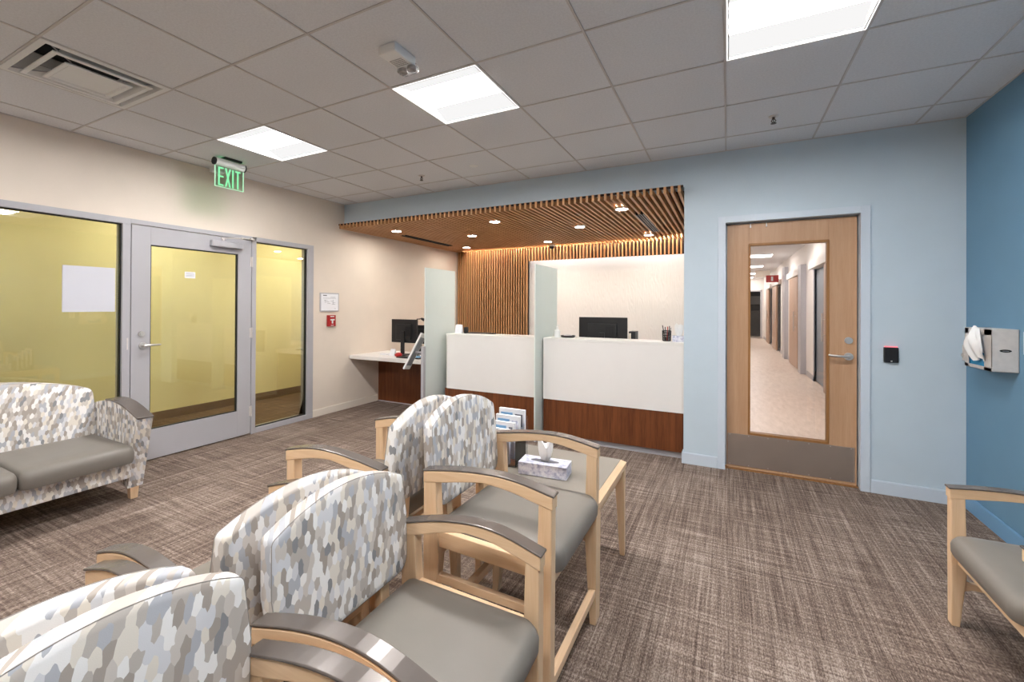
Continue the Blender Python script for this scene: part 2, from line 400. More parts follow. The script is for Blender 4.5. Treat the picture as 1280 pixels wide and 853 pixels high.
# ------------------------------------------------------------------ storefront (aluminium and glass) on the left wall
def rect_frame(mb, y0, y1, z0, z1, w, x0, x1):   # frame around an opening in a wall of constant x
    mb.box(x0, x1, y0, y1, z1-w, z1); mb.box(x0, x1, y0, y1, z0, z0+w); mb.box(x0, x1, y0, y0+w, z0+w, z1-w); mb.box(x0, x1, y1-w, y1, z0+w, z1-w)
fx0, fx1 = XL-0.10, XL+0.012
w1 = st('window_1', MB().box(fx0, fx1, SY0, 1.893, SZ-0.05, SZ).box(fx0, fx1, SY0, 1.893, 0, 0.09).box(fx0, fx1, SY0, SY0+0.05, 0.09, SZ-0.05).box(fx0, fx1, 1.835, 1.893, 0.09, SZ-0.05), 'alu', bevel=0.002)
st('window_pane', MB().box(XL-0.03, XL-0.022, SY0+0.05, 1.835, 0.09, SZ-0.05), 'glassL', w1)
g = MB(); rect_frame(g, SY0+0.05, 1.835, 0.09, SZ-0.05, 0.008, XL-0.045, XL-0.012); st('gasket', g, 'gasket', w1)
w2 = st('window_2', MB().box(fx0, fx1, 1.893, 2.99, SZ-0.04, SZ).box(fx0, fx1, 2.985, 3.035, 0, SZ-0.04).box(fx0, fx1, 3.035, SY1, SZ-0.05, SZ).box(fx0, fx1, 3.035, SY1, 0, 0.055).box(fx0, fx1, 3.70, SY1, 0.055, SZ-0.05), 'alu', bevel=0.002)
st('window_pane', MB().box(XL-0.03, XL-0.022, 3.035, 3.70, 0.055, SZ-0.05), 'glass', w2)
g = MB(); rect_frame(g, 3.035, 3.70, 0.055, SZ-0.05, 0.008, XL-0.045, XL-0.012); st('gasket', g, 'gasket', w2)
# glazed door
dy0, dy1, dz0, dz1 = 1.90, 2.98, 0.012, SZ-0.046
gy0, gy1, gz0, gz1 = 2.043, 2.836, 0.275, 1.918
d1 = st('door_1', MB().box(XL-0.035, XL+0.008, dy0, gy0, dz0, dz1).box(XL-0.035, XL+0.008, gy1, dy1, dz0, dz1).box(XL-0.035, XL+0.008, gy0, gy1, gz1, dz1).box(XL-0.035, XL+0.008, gy0, gy1, dz0, gz0), 'alu', bevel=0.0015)
st('door_pane', MB().box(XL-0.018, XL-0.010, gy0, gy1, gz0, gz1), 'glass', d1)
g = MB(); rect_frame(g, gy0, gy1, gz0, gz1, 0.009, XL-0.026, XL-0.002); st('gasket', g, 'gasket', d1)
h = MB(); h.cyl((XL+0.008, 1.985, 1.028), (XL+0.020, 1.985, 1.028), 0.028); h.cyl((XL+0.02, 1.985, 1.028), (XL+0.055, 1.985, 1.028), 0.011)
h.tube([(XL+0.052, 1.985, 1.028), (XL+0.058, 2.01, 1.029), (XL+0.058, 2.06, 1.031), (XL+0.055, 2.105, 1.030)], [0.011, 0.010, 0.009, 0.008], 10)
st('door_handle', h, 'chrome', d1, smooth=True)
k = MB(); k.cyl((XL+0.008, 1.975, 1.13), (XL+0.022, 1.975, 1.13), 0.023); k.cyl((XL+0.022, 1.975, 1.13), (XL+0.027, 1.975, 1.13), 0.014); st('lock_cylinder', k, 'chrome', d1, smooth=True)
for z in (0.25, 1.09, 1.85):
    hg = MB(); hg.cyl((XL+0.016, 2.983, z-0.055), (XL+0.016, 2.983, z+0.055), 0.008, n=12); hg.box(XL+0.008, XL+0.012, 2.965, 3.0, z-0.05, z+0.05); st('hinge', hg, 'steel', d1)
cl = MB(); cl.prism([(2.545, 2.02), (2.86, 1.985), (2.87, 1.955), (2.86, 1.945), (2.56, 1.955), (2.545, 1.965)], 'x', XL+0.010, XL+0.062)
c_ = st('door_closer', MB().box(XL+0.010, XL+0.060, 2.545, 2.86, 1.968, 2.03), 'alu', d1, bevel=0.008, seg=3)
arm = MB(); arm.tube([(XL+0.04, 2.66, 2.035), (XL+0.04, 2.66, 2.055)], 0.012, 10); arm.box(XL+0.034, XL+0.046, 2.64, 2.69, 2.05, 2.062)
arm.tube([(XL+0.04, 2.66, 2.06), (XL+0.16, 2.78, 2.064)], 0.006, 8); arm.tube([(XL+0.16, 2.78, 2.064), (XL+0.03, 2.96, 2.085)], 0.006, 8); arm.cyl((XL+0.16, 2.78, 2.056), (XL+0.16, 2.78, 2.074), 0.010, n=12)
arm.box(XL+0.008, XL+0.05, 2.95, 2.99, 2.078, 2.098)
st('closer_arm', arm, 'steel', d1)
st('strike_plate', MB().box(XL+0.0125, XL+0.0145, 1.868, 1.878, 1.0, 1.10), 'steel', w1)
# white board sign on the big pane and the little notice on the door glass
s_ = solo('window_sign', MB().box(XL-0.022, XL-0.010, 1.462, 1.795, 1.325, 1.69), 'board', (XL-0.022, 1.63, 1.325), 'plain white square board fixed on the large left window', 'sign', bevel=0.001)
nt = empty('door_notice', (XL-0.009, 2.37, 1.64), 'small white notice stuck on the glass of the aluminium entrance door', 'notice')
B(XL-0.0098, XL-0.0088, 2.330, 2.425, 1.640, 1.700).build('paper', 'paper', nt, world=True)
m = MB()
for z in (1.655, 1.665, 1.676, 1.687): m.box(XL-0.0087, XL-0.0084, 2.34, 2.415, z, z+0.002)
m.build('print', 'ink', nt, world=True)
# hall behind the glass
st('wall_hall', MB().box(HX-0.1, HX, YR, 7.4, 0, 2.62), 'hallwall')
st('wall_hall_end', MB().box(HX, XL-0.12, 7.3, 7.4, 0, 2.62).box(HX, XL-0.12, YR-0.1, YR, 0, 2.62), 'hallwall')
st('floor_hall', MB().box(HX-0.1, XL-0.1, YR-0.1, 7.4, -0.1, -0.001), 'hallcarpet')
st('ceiling_hall', MB().box(HX-0.1, XL-0.1, YR-0.1, 7.4, 2.6, 2.7), 'tile')
st('baseboard_hall', MB().box(HX, HX+0.012, YR, 7.3, 0, 0.10), 'brownbase')
def disc_lamp(x, y, z, r, mat, name, label, group):
    e = empty(name, (x, y, z), label, 'ceiling lamp', group)
    MB().lathe([(r*0.80, -0.002), (r, -0.006), (r, 0.0)], (x, y, z), 24).build('trim_ring', 'white2', e, world=True)
    MB().lathe([(r*0.78, -0.007), (r*0.78, -0.003)], (x, y, z), 20).build('lens', mat, e, world=True)
    return e
for i, y in enumerate((-1.4, 0.6, 2.6, 4.6, 6.4)):  # unseen lamps put in to brighten the hall
    e = empty('hall_lamp', (-5.3, y, 2.6), ['round yellow-lit lamp in the glazed hall ceiling, behind the sofa end', 'round lamp in the hall ceiling behind the large left window', 'round lamp in the hall ceiling behind the entrance door', 'round lamp in the hall ceiling past the narrow side window', 'round lamp at the far end of the hall ceiling'][i], 'ceiling lamp', 'round lamps in the hall ceiling')
    MB().lathe([(0.15, -0.02), (0.17, -0.012), (0.17, 0)], (-5.3, y, 2.6)).build('trim_ring', 'white2', e, world=True)
    MB().lathe([(0.145, -0.03), (0.145, -0.02)], (-5.3, y, 2.6)).build('lens', 'halllamp', e, world=True)

# ------------------------------------------------------------------ wood door in the back wall
fr = MB(); fo0, fo1, fz = -0.073, 0.952, 2.167
for m_ in (fr,):
    m_.box(fo0, DX0, YB-0.012, YB+0.15, 0, fz); m_.box(DX1, fo1, YB-0.012, YB+0.15, 0, fz); m_.box(DX0, DX1, YB-0.012, YB+0.15, DZ, fz)
    m_.box(DX0, DX0+0.014, YB+0.10, YB+0.15, 0, DZ); m_.box(DX1-0.014, DX1, YB+0.10, YB+0.15, 0, DZ); m_.box(DX0, DX1, YB+0.10, YB+0.15, DZ-0.014, DZ)
st('trim_2', fr, 'bluetrim', bevel=0.0015)
ly0, ly1 = YB+0.052, YB+0.096
lx0, lx1, lz0, lz1 = DX0+0.012, DX1-0.010, 0.012, DZ-0.012
q0, q1, r0, r1 = 0.160, 0.706, 0.315, 1.925
d2 = st('door_2', MB().box(lx0, q0, ly0, ly1, lz0, lz1).box(q1, lx1, ly0, ly1, lz0, lz1).box(q0, q1, ly0, ly1, r1, lz1).box(q0, q1, ly0, ly1, lz0, r0), 'door', bevel=0.001)
bd = MB(); bw = 0.018
for y0, y1 in ((ly0-0.006, ly0+0.014), (ly1-0.014, ly1+0.006)):
    bd.box(q0-0.004, q1+0.004, y0, y1, r1-bw+0.004, r1+0.006); bd.box(q0-0.004, q1+0.004, y0, y1, r0-0.006, r0+bw-0.004)
    bd.box(q0-0.006, q0+bw-0.006, y0, y1, r0, r1); bd.box(q1-bw+0.006, q1+0.006, y0, y1, r0, r1)
st('glazing_bead', bd, 'doorbead', d2, bevel=0.002)
st('door_pane', MB().box(q0, q1, ly0+0.018, ly0+0.024, r0, r1), 'acrylic', d2)
kp = st('kick_plate', MB().box(lx0+0.006, lx1-0.012, ly0-0.003, ly0, 0.035, 0.305), 'kick', d2, bevel=0.0008)
sc = MB()
for x in (0.02, 0.16, 0.30, 0.44, 0.58, 0.72, 0.85):
    for z in (0.045, 0.295): sc.cyl((x, ly0-0.003, z), (x, ly0-0.0045, z), 0.004, n=8)
st('screw', sc, 'chrome', kp)
h = MB(); hx, hz = 0.832, 1.010
h.cyl((hx, ly0, hz), (hx, ly0-0.012, hz), 0.030); h.cyl((hx, ly0-0.012, hz), (hx, ly0-0.05, hz), 0.011)
h.tube([(hx, ly0-0.048, hz), (hx-0.02, ly0-0.056, hz+0.002), (hx-0.07, ly0-0.056, hz+0.003), (hx-0.115, ly0-0.05, hz+0.006), (hx-0.13, ly0-0.04, hz+0.010)], [0.011, 0.0105, 0.0095, 0.009, 0.007], 10)
st('door_handle', h, 'chrome', d2, smooth=True)
k = MB(); k.cyl((hx, ly0, 1.135), (hx, ly0-0.014, 1.135), 0.026); k.cyl((hx, ly0-0.014, 1.135), (hx, ly0-0.019, 1.135), 0.015); st('lock_cylinder', k, 'chrome', d2, smooth=True)
for x in (0.17, 0.285):
    st('coat_clip', MB().box(x-0.004, x+0.004, ly0-0.006, ly0, lz1-0.035, lz1).cyl((x, ly0-0.006, lz1-0.03), (x, ly0-0.016, lz1-0.03), 0.006, n=10), 'white2', d2)
st('trim_3', MB().box(DX0, DX1, ly0-0.01, YB+0.15, 0, 0.009), 'doorbead')

# ------------------------------------------------------------------ corridor beyond the wood door
CXR, CYE, CXL = 1.45, 23.4, -0.12
st('floor_corridor', MB().box(CXL-0.1, 2.9, YB+0.15, 26, -0.1, -0.0005), 'plank')
st('ceiling_corridor', MB().box(CXL-0.1, 2.9, YB+0.14, 26, CEIL, CEIL+0.1), 'tile')
st('wall_corridor_left', MB().box(CXL-0.1, CXL, YB+0.14, 26, 0, CEIL), 'corrwhite')
# right wall has openings: (y0, y1)
OPEN = [(8.0, 10.2), (11.62, 13.4), (16.2, 17.8), (19.2, 20.6)]
wr = MB(); y = YB+0.14
for a, b in OPEN:
    wr.box(CXR, CXR+0.14, y, a, 0, CEIL); wr.box(CXR, CXR+0.14, a, b, 2.12, CEIL); y = b
wr.box(CXR, CXR+0.14, y, 26, 0, CEIL)
st('wall_corridor_right', wr, 'corrwhite')
st('wall_corridor_rooms', MB().box(2.8, 2.9, YB+0.14, 26, 0, CEIL).box(CXR+0.14, 2.8, 10.6, 10.7, 0, CEIL).box(CXR+0.14, 2.8, 14.6, 14.7, 0, CEIL), 'blueglow')
st('wall_corridor_end', MB().box(CXL, 0.62, CYE, CYE+0.1, 0, CEIL).box(0.62, 1.32, CYE, CYE+0.1, 2.12, CEIL).box(1.32, 2.9, CYE, CYE+0.1, 0, CEIL), 'corrwhite')
st('wall_corridor_beyond', MB().box(CXL, 2.9, 25.9, 26, 0, CEIL), 'darkroom')
st('baseboard_corridor', MB().box(CXR-0.012, CXR, YB+0.15, 8.0, 0, 0.10).box(CXR-0.012, CXR, 10.2, 11.62, 0, 0.1).box(CXR-0.012, CXR, 13.4, 16.2, 0, 0.1).box(CXR-0.012, CXR, 17.8, 19.2, 0, 0.1).box(CXR-0.012, CXR, 20.6, CYE, 0, 0.1), 'alu')
def slide_door(n, y0, y1, mat, hy):
    d = st('door_%d' % n, MB().box(CXR-0.065, CXR-0.02, y0, y1, 0.01, 2.10), mat)
    p = MB(); p.tube([(CXR-0.115, hy, 0.85), (CXR-0.115, hy, 1.30)], 0.012, 8)
    for z in (0.95, 1.2): p.tube([(CXR-0.065, hy, z), (CXR-0.115, hy, z)], 0.007, 8)
    st('door_handle', p, 'chrome', d)
    return d
slide_door(3, 7.0, 8.9, 'corrdoor', 8.72)
slide_door(4, 12.0, 13.45, 'corrdoor', 12.2)
slide_door(5, 16.9, 18.3, 'corrdoor', 17.1)
slide_door(6, 19.9, 21.1, 'corrdoor', 20.1)
st('door_7', MB().box(CXR+0.03, CXR+0.07, 9.3, 10.2, 0.01, 2.10), 'greydoor')
st('trim_4', MB().box(CXR-0.09, CXR, 6.9, 10.3, 2.12, 2.26).box(CXR-0.09, CXR, 11.5, 13.9, 2.12, 2.26).box(CXR-0.09, CXR, 16.0, 18.4, 2.12, 2.26).box(CXR-0.09, CXR, 19.0, 21.2, 2.12, 2.26), 'corrwhite')
st('trim_5', MB().box(CXR-0.10, CXR+0.01, 11.2, 11.6, 0, 2.30).box(CXR-0.012, CXR+0.15, 10.2, 10.28, 0, 2.12).box(CXR-0.09, CXR, 14.3, 14.8, 0, 2.5).box(CXR-0.02, CXR+0.15, 15.3, 15.6, 0, 2.1).box(0.56, 0.62, CYE-0.02, CYE, 0, 2.18).box(1.32, 1.38, CYE-0.02, CYE, 0, 2.18).box(0.56, 1.38, CYE-0.02, CYE, 2.12, 2.18), 'alu')
rs = empty('corridor_sign', (1.16, 15.6, 2.33), 'small red and white sign hanging in the corridor beyond the wood door', 'sign')
B(1.02, 1.34, 15.6, 15.63, 2.15, 2.36).build('panel', 'red', rs, world=True)
MB().box(1.15, 1.20, 15.592, 15.6, 2.19, 2.32).build('mark', 'white2', rs, world=True)
solo('corridor_projecting_sign', MB().box(0.85, 1.30, 18.0, 18.04, 2.45, 2.68), 'creamtrim', (1.1, 18.02, 2.45), 'pale sign box hanging from the corridor ceiling behind the red sign', 'sign', bevel=0.01)
solo('notice_board', MB().box(CXR-0.025, CXR, 14.85, 15.28, 0.75, 1.45), 'white2', (CXR, 15.0, 0.75), 'tall white panel on the corridor wall below the red sign', 'board', bevel=0.004)
shelf = empty('storage_cabinet', (0.95, 25.3, 0), 'dark cabinet in the room at the far end of the corridor', 'cabinet')
B(0.4, 1.7, 25.2, 25.7, 0.0, 1.25).build('body', 'black', shelf, world=True, bevel=0.01)
B(0.4, 1.7, 25.25, 25.7, 1.55, 1.95).build('upper_shelf', 'greydoor', shelf, world=True, bevel=0.01)
for i, y in enumerate((6.6, 9.95, 13.3, 16.65, 20.0, 22.7)):
    e = empty('corridor_lamp', (0.4, y, CEIL), ['nearest lit panel in the corridor ceiling, above the wood door glass', 'second lit panel of the corridor ceiling from the wood door', 'first lit panel showing at the top left of the door glass', 'second lit panel showing in the door glass, below the first', 'third lit panel showing in the door glass', 'farthest lit panel of the corridor ceiling'][i], 'ceiling lamp', 'lit panels in the corridor ceiling')
    B(-0.08, 1.02, y-0.32, y+0.32, CEIL-0.012, CEIL).build('frame', 'white2', e, world=True)
    B(-0.05, 0.99, y-0.29, y+0.29, CEIL-0.016, CEIL-0.012).build('diffuser', 'corrlamp', e, world=True)

# ------------------------------------------------------------------ ceiling fixtures
def troffer(ci, cj, label):
    x0, y0 = GX+ci*T+0.0055, GY+cj*T+0.0055; x1, y1 = x0+T-0.011, y0+T-0.011
    cx, cy = (x0+x1)/2, (y0+y1)/2
    e = empty('ceiling_light', (cx, cy, CEIL), label, 'ceiling light', 'square recessed ceiling lights')
    m = MB(); w = 0.014
    m.box(x0, x1, y0, y0+w, CEIL-0.001, CEIL+0.01); m.box(x0, x1, y1-w, y1, CEIL-0.001, CEIL+0.01); m.box(x0, x0+w, y0+w, y1-w, CEIL-0.001, CEIL+0.01); m.box(x1-w, x1, y0+w, y1-w, CEIL-0.001, CEIL+0.01)
    m.box(x0, x1, y0, y1, CEIL+0.10, CEIL+0.11)
    m.box(x0, x0+0.004, y0, y1, CEIL+0.01, CEIL+0.10); m.box(x1-0.004, x1, y0, y1, CEIL+0.01, CEIL+0.10); m.box(x0, x1, y0, y0+0.004, CEIL+0.01, CEIL+0.10); m.box(x0, x1, y1-0.004, y1, CEIL+0.01, CEIL+0.10)
    m.build('housing', 'white2', e, world=True)
    # two curved side wings and the bright centre lens
    for s in (-1, 1):
        pr = []
        for k in range(7):
            t = k/6; yy = 0.285-0.175*t; zz = 0.006+0.045*math.sin(t*PI/2); pr.append((cy+s*yy, CEIL+zz))
        pr2 = [(p[0], p[1]+0.006) for p in pr][::-1]
        MB().prism(pr+pr2, 'x', x0+w, x1-w).build('wing', 'wing', e, world=True, smooth=True)
    pr = [(cy+0.125*math.cos(a), CEIL+0.052-0.040*math.sin(a)) for a in [PI*k/10 for k in range(11)]]
    MB().prism(pr, 'x', x0+w, x1-w).build('lens', 'lens', e, world=True, smooth=True)
    r = MB(); r.box(x0+0.003, x1-0.003, y0+0.003, y0+0.007, CEIL-0.003, CEIL-0.001); r.box(x0+0.003, x1-0.003, y1-0.007, y1-0.003, CEIL-0.003, CEIL-0.001); r.box(x0+0.003, x0+0.007, y0+0.007, y1-0.007, CEIL-0.003, CEIL-0.001); r.box(x1-0.007, x1-0.003, y0+0.007, y1-0.007, CEIL-0.003, CEIL-0.001)
    r.build('bright_edge', 'rim', e, world=True)
for (ci, cj), lb in zip(LIGHTS, ['lit square ceiling light nearest the exit sign', 'lit square ceiling light right of the emergency lamp unit', 'lit square ceiling light nearest the mid blue wall, largest in view',
                                 'square ceiling light over the sofa, out of the picture', 'square ceiling light over the chair row, out of the picture', 'square ceiling light right above the viewer, out of the picture']):
    troffer(ci, cj, lb)

# square louvred air diffuser
vx0, vy0 = GX+VENT[0]*T, GY+VENT[1]*T; vx1, vy1 = vx0+T, vy0+T; vcx, vcy = (vx0+vx1)/2, (vy0+vy1)/2
e = empty('air_diffuser', (vcx, vcy, CEIL), 'square white louvred air diffuser in the ceiling at top left', 'air vent')
def sq(r, z): return [(vcx-r, vcy-r, z), (vcx+r, vcy-r, z), (vcx+r, vcy+r, z), (vcx-r, vcy+r, z)]
MB().rings([sq(0.298, CEIL+0.004), sq(0.298, CEIL-0.001), sq(0.268, CEIL-0.003), sq(0.225, CEIL+0.075), sq(0.20, CEIL+0.12), sq(0.205, CEIL+0.125), sq(0.298, CEIL+0.02)], False, False).build('outer_flange', 'white2', e, world=True)
B(vcx-0.298, vcx+0.298, vcy-0.298, vcy+0.298, CEIL+0.125, CEIL+0.13).build('plenum', 'slot', e, world=True)
MB().rings([sq(0.229, CEIL-0.006), sq(0.228, CEIL-0.012), sq(0.206, CEIL-0.013), sq(0.168, CEIL+0.045), sq(0.171, CEIL+0.050), sq(0.210, CEIL-0.005), sq(0.229, CEIL-0.006)], False, False).build('middle_cone', 'white2', e, world=True)
MB().rings([sq(0.02, CEIL-0.010), sq(0.125, CEIL-0.012), sq(0.135, CEIL-0.020), sq(0.155, CEIL-0.020), sq(0.157, CEIL-0.015), sq(0.11, CEIL+0.010)], True, True).build('centre_cone', 'white2', e, world=True)
for sx in (-1, 1):
    for sy in (-1, 1): c4 = MB(); c4.tube([(vcx+sx*0.20, vcy+sy*0.20, CEIL+0.01), (vcx+sx*0.12, vcy+sy*0.12, CEIL+0.01)], 0.004, 6); c4.tube([(vcx+sx*0.26, vcy+sy*0.26, CEIL+0.015), (vcx+sx*0.20, vcy+sy*0.20, CEIL+0.01)], 0.004, 6); c4.build('bracket', 'alu', e, world=True)
MB().lathe([(0.0001, -0.0095), (0.012, -0.0095), (0.012, -0.008)], (vcx, vcy, CEIL), 12).build('centre_screw', 'steel', e, world=True)

# emergency lamp unit
ex, ey = -1.55, 1.84
e = empty('emergency_lamp', (ex, ey, CEIL), 'white two-headed emergency lamp unit fixed on the ceiling tile', 'emergency light')
B(ex-0.055, ex+0.055, ey-0.10, ey+0.07, CEIL-0.045, CEIL+0.004).build('housing', 'white2', e, world=True, bevel=0.006)
m = MB()
for i in range(9):
    for j in range(5): m.box(ex-0.04+i*0.009, ex-0.036+i*0.009, ey-0.03+j*0.014, ey-0.024+j*0.014, CEIL-0.0458, CEIL-0.045)
m.build('grille', 'slot', e, world=True)
for sx in (-1, 1):
    MB().lathe([(0.010, -0.036), (0.024, -0.032), (0.026, -0.01), (0.02, 0.0)], (ex+sx*0.028, ey+0.07, CEIL-0.03), 16).build('lamp_head', 'chrome', e, world=True, smooth=True)
B(ex-0.056, ex+0.056, ey+0.040, ey+0.105, CEIL-0.070, CEIL-0.022).build('lamp_cover', 'acrylic', e, world=True, bevel=0.014, seg=3)

# sprinklers
def sprinkler(x, y, z, label):
    e = empty('sprinkler', (x, y, z), label, 'sprinkler', 'ceiling fire sprinklers')
    MB().lathe([(0.032, 0.002), (0.030, -0.006), (0.014, -0.010), (0.014, 0.0)], (x, y, z), 20).build('escutcheon', 'steel', e, world=True, smooth=True)
    m = MB(); m.cyl((x, y, z-0.008), (x, y, z-0.022), 0.008, n=12)
    m.tube([(x-0.006, y, z-0.02), (x-0.014, y, z-0.034), (x-0.003, y, z-0.048)], 0.003, 6); m.tube([(x+0.006, y, z-0.02), (x+0.014, y, z-0.034), (x+0.003, y, z-0.048)], 0.003, 6)
    m.cyl((x, y, z-0.022), (x, y, z-0.046), 0.003, n=8)
    m.build('sprinkler_head', 'darksteel', e, world=True)
    MB().lathe([(0.004, -0.048), (0.018, -0.050), (0.018, -0.052), (0.003, -0.053)], (x, y, z), 16).build('deflector', 'darksteel', e, world=True)
sprinkler(-2.796, 3.68, CEIL+0.004, 'small metal sprinkler head above the left half of the slatted canopy')
sprinkler(0.282, 3.659, CEIL+0.004, 'small metal sprinkler head in the ceiling above the wood door')
solo('sprinkler_cover', MB().lathe([(0.028, -0.003), (0.042, -0.0015), (0.042, 0.004)], (-2.158, 3.653, CEIL+0.004), 24), 'white2', (-2.158, 3.653, CEIL+0.004), 'flat round white cover disc in the ceiling near the canopy', 'cover plate', smooth=True)
solo('ceiling_sensor', MB().box(-4.46, -4.38, 2.50, 2.60, CEIL-0.05, CEIL+0.004), 'white2', (-4.42, 2.55, CEIL-0.05), 'small white box on the ceiling just behind the exit sign', 'sensor', bevel=0.008)

# exit sign
sx_, sy0, sy1 = -4.08, 2.325, 2.615
e = empty('exit_sign', (sx_, (sy0+sy1)/2, CEIL), 'green edge-lit EXIT sign hanging from the ceiling above the entrance', 'exit sign')
B(sx_-0.05, sx_+0.05, 2.40, 2.56, CEIL-0.014, CEIL+0.004).build('canopy_plate', 'slot', e, world=True, bevel=0.002)
m = MB(); m.cyl((sx_, sy0+0.012, CEIL-0.045), (sx_, sy1-0.012, CEIL-0.045), 0.032, n=24); m.box(sx_-0.028, sx_+0.028, sy0+0.012, sy1-0.012, CEIL-0.045, CEIL-0.016)
m.build('light_bar', 'white2', e, world=True, smooth=True)
for ya in (sy0, sy1-0.012): MB().cyl((sx_, ya, CEIL-0.045), (sx_, ya+0.012, CEIL-0.045), 0.034, n=24).build('end_cap', 'black', e, world=True)
B(sx_-0.02, sx_+0.02, sy0+0.06, sy1-0.03, CEIL-0.016, CEIL-0.0145).build('green_light_slot', 'greenglow', e, world=True)  # emissive strip added to cast the green tint on the ceiling
B(sx_-0.003, sx_+0.003, sy0+0.015, sy1-0.015, CEIL-0.265, CEIL-0.075).build('sign_plate', 'signglass', e, world=True)
m = MB(); m.box(sx_-0.004, sx_+0.004, sy0+0.012, sy1-0.012, CEIL-0.268, CEIL-0.264); m.box(sx_-0.004, sx_+0.004, sy0+0.012, sy0+0.016, CEIL-0.268, CEIL-0.08); m.box(sx_-0.004, sx_+0.004, sy1-0.016, sy1-0.012, CEIL-0.268, CEIL-0.08)
m.build('lit_edge', 'greenedge', e, world=True)
L = MB(); zb, zt = CEIL-0.256, CEIL-0.088; xa, xb = sx_+0.0032, sx_+0.0045; sw = 0.014
def lq(y0, z0, y1, z1):      # slanted stroke
    L.prism([(y0-sw/2, z0), (y0+sw/2, z0), (y1+sw/2, z1), (y1-sw/2, z1)], 'x', xa, xb)
y = sy0+0.040
L.box(xa, xb, y, y+sw, zb, zt)
for z in (zb, (zb+zt)/2-sw/2, zt-sw): L.box(xa, xb, y+sw, y+0.048, z, z+sw)
y += 0.062; lq(y+0.006, zb, y+0.046, zt); lq(y+0.046, zb, y+0.006, zt)
y += 0.066; L.box(xa, xb, y, y+sw, zb, zt)
y += 0.028; L.box(xa, xb, y+0.018, y+0.018+sw, zb, zt-sw); L.box(xa, xb, y, y+0.050, zt-sw, zt)
L.build('lettering', 'green', e, world=True)

# ------------------------------------------------------------------ alcove: slatted canopy, slat wall, valance
def slats_range(a, b, step):
    n = int(round((b-a)/step)); return [a+(b-a)*(i+0.5)/n for i in range(n)]
e = empty('slat_canopy', ((XL+AX1)/2, 4.18, AZ), 'oak slatted canopy ceiling over the reception desks', 'slatted ceiling')
m = MB(); SW = 0.011
for x in slats_range(XL+0.004, AX1-0.004, 0.0585): m.box(x-SW, x+SW, 4.18, 7.035, AZ, AZ+0.062)
m.build('slats', 'slaty', e, world=True)
B(XL+0.002, AX1-0.002, YB+0.15, 6.90, AZ+0.075, AZ+0.085).build('backing_board', 'slatback', e, world=True)
m = MB()
for y in (4.5, 5.4, 6.3, 6.9): m.box(XL+0.004, AX1-0.004, y-0.02, y+0.02, AZ+0.062, AZ+0.075)
m.build('cross_rail', 'slatback', e, world=True)
m = MB(); m.box(XL+0.002, AX1-0.002, 4.185, 4.205, AZ+0.045, AZ+0.0625); m.build('front_rail', 'slatback', e, world=True)
PX0, PX1 = XL+0.02, -3.065
e = empty('slat_wall_panel', ((PX0+PX1)/2, 7.05, 0), 'vertical oak slat wall panel behind the left reception desk', 'wall panel')
m = MB()
for x in slats_range(PX0, PX1, 0.0487): m.box(x-0.0085, x+0.0085, 7.05, 7.095, 0.0, AZ+0.13)
m.build('slats', 'slat', e, world=True)
B(PX0, PX1, 7.098, 7.115, 0.0, AZ+0.13).build('backing_board', 'slatback', e, world=True)
e = empty('slat_valance', ((PX1+AX1)/2, 7.05, 2.17), 'short band of vertical oak slats above the white reception wall', 'valance')
m = MB()
for x in slats_range(PX1+0.003, AX1-0.01, 0.0565): m.box(x-0.011, x+0.011, 7.04, 7.085, 2.172, AZ+0.13)
m.build('slats', 'slat', e, world=True)
B(PX1+0.003, AX1-0.006, 7.088, 7.094, 2.178, AZ+0.13).build('backing_board', 'slatback', e, world=True)
# linear lights: a strip at the back of the canopy washing the slats and one behind the valance washing the white wall
e = empty('linear_light', (-2.4, 6.97, AZ+0.10), 'long warm light strip at the rear edge of the slatted canopy', 'light strip')
MB().prism([(6.925, AZ+0.075), (6.931, AZ+0.070), (6.975, AZ+0.114), (6.969, AZ+0.120)], 'x', -4.3, AX1-0.03).build('housing', 'slatback', e, world=True)
MB().prism([(6.932, AZ+0.069), (6.933, AZ+0.068), (6.977, AZ+0.112), (6.976, AZ+0.113)], 'x', -4.29, AX1-0.04).build('lens', 'cove', e, world=True)
e = empty('cove_light', (-1.7, 7.12, 2.3), 'white light strip hidden behind the slat valance', 'light strip')
MB().box(PX1+0.02, AX1-0.02, 7.095, 7.15, 2.30, 2.31).build('housing', 'white2', e, world=True)
MB().box(PX1+0.02, AX1-0.02, 7.10, 7.145, 2.295, 2.30).build('lens', 'covew', e, world=True)
names = {(-3.955, 4.66): 'lit downlight at the front left of the slatted canopy', (-2.455, 4.66): 'lit downlight at the front centre of the slatted canopy', (-0.968, 4.64): 'lit downlight at the front right of the slatted canopy',
         (-3.238, 5.45): 'lit downlight in the middle left of the slatted canopy', (-1.649, 5.43): 'lit downlight in the middle right of the slatted canopy',
         (-3.97, 6.5): 'lit downlight at the rear left of the slatted canopy', (-2.475, 6.47): 'lit downlight at the rear centre of the slatted canopy', (-0.977, 6.47): 'lit downlight at the rear right of the slatted canopy'}
for (x, y), lb in names.items():
    e = empty('downlight', (x, y, AZ), lb, 'downlight', 'round downlights in the slatted canopy')
    MB().lathe([(0.056, -0.004), (0.066, -0.006), (0.070, -0.001), (0.070, 0.02), (0.056, 0.02), (0.056, -0.004)], (x, y, AZ), 28, False).build('trim_ring', 'white2', e, world=True, smooth=True)
    MB().lathe([(0.056, 0.0), (0.056, 0.012)], (x, y, AZ-0.002), 24).build('lens', 'down', e, world=True)
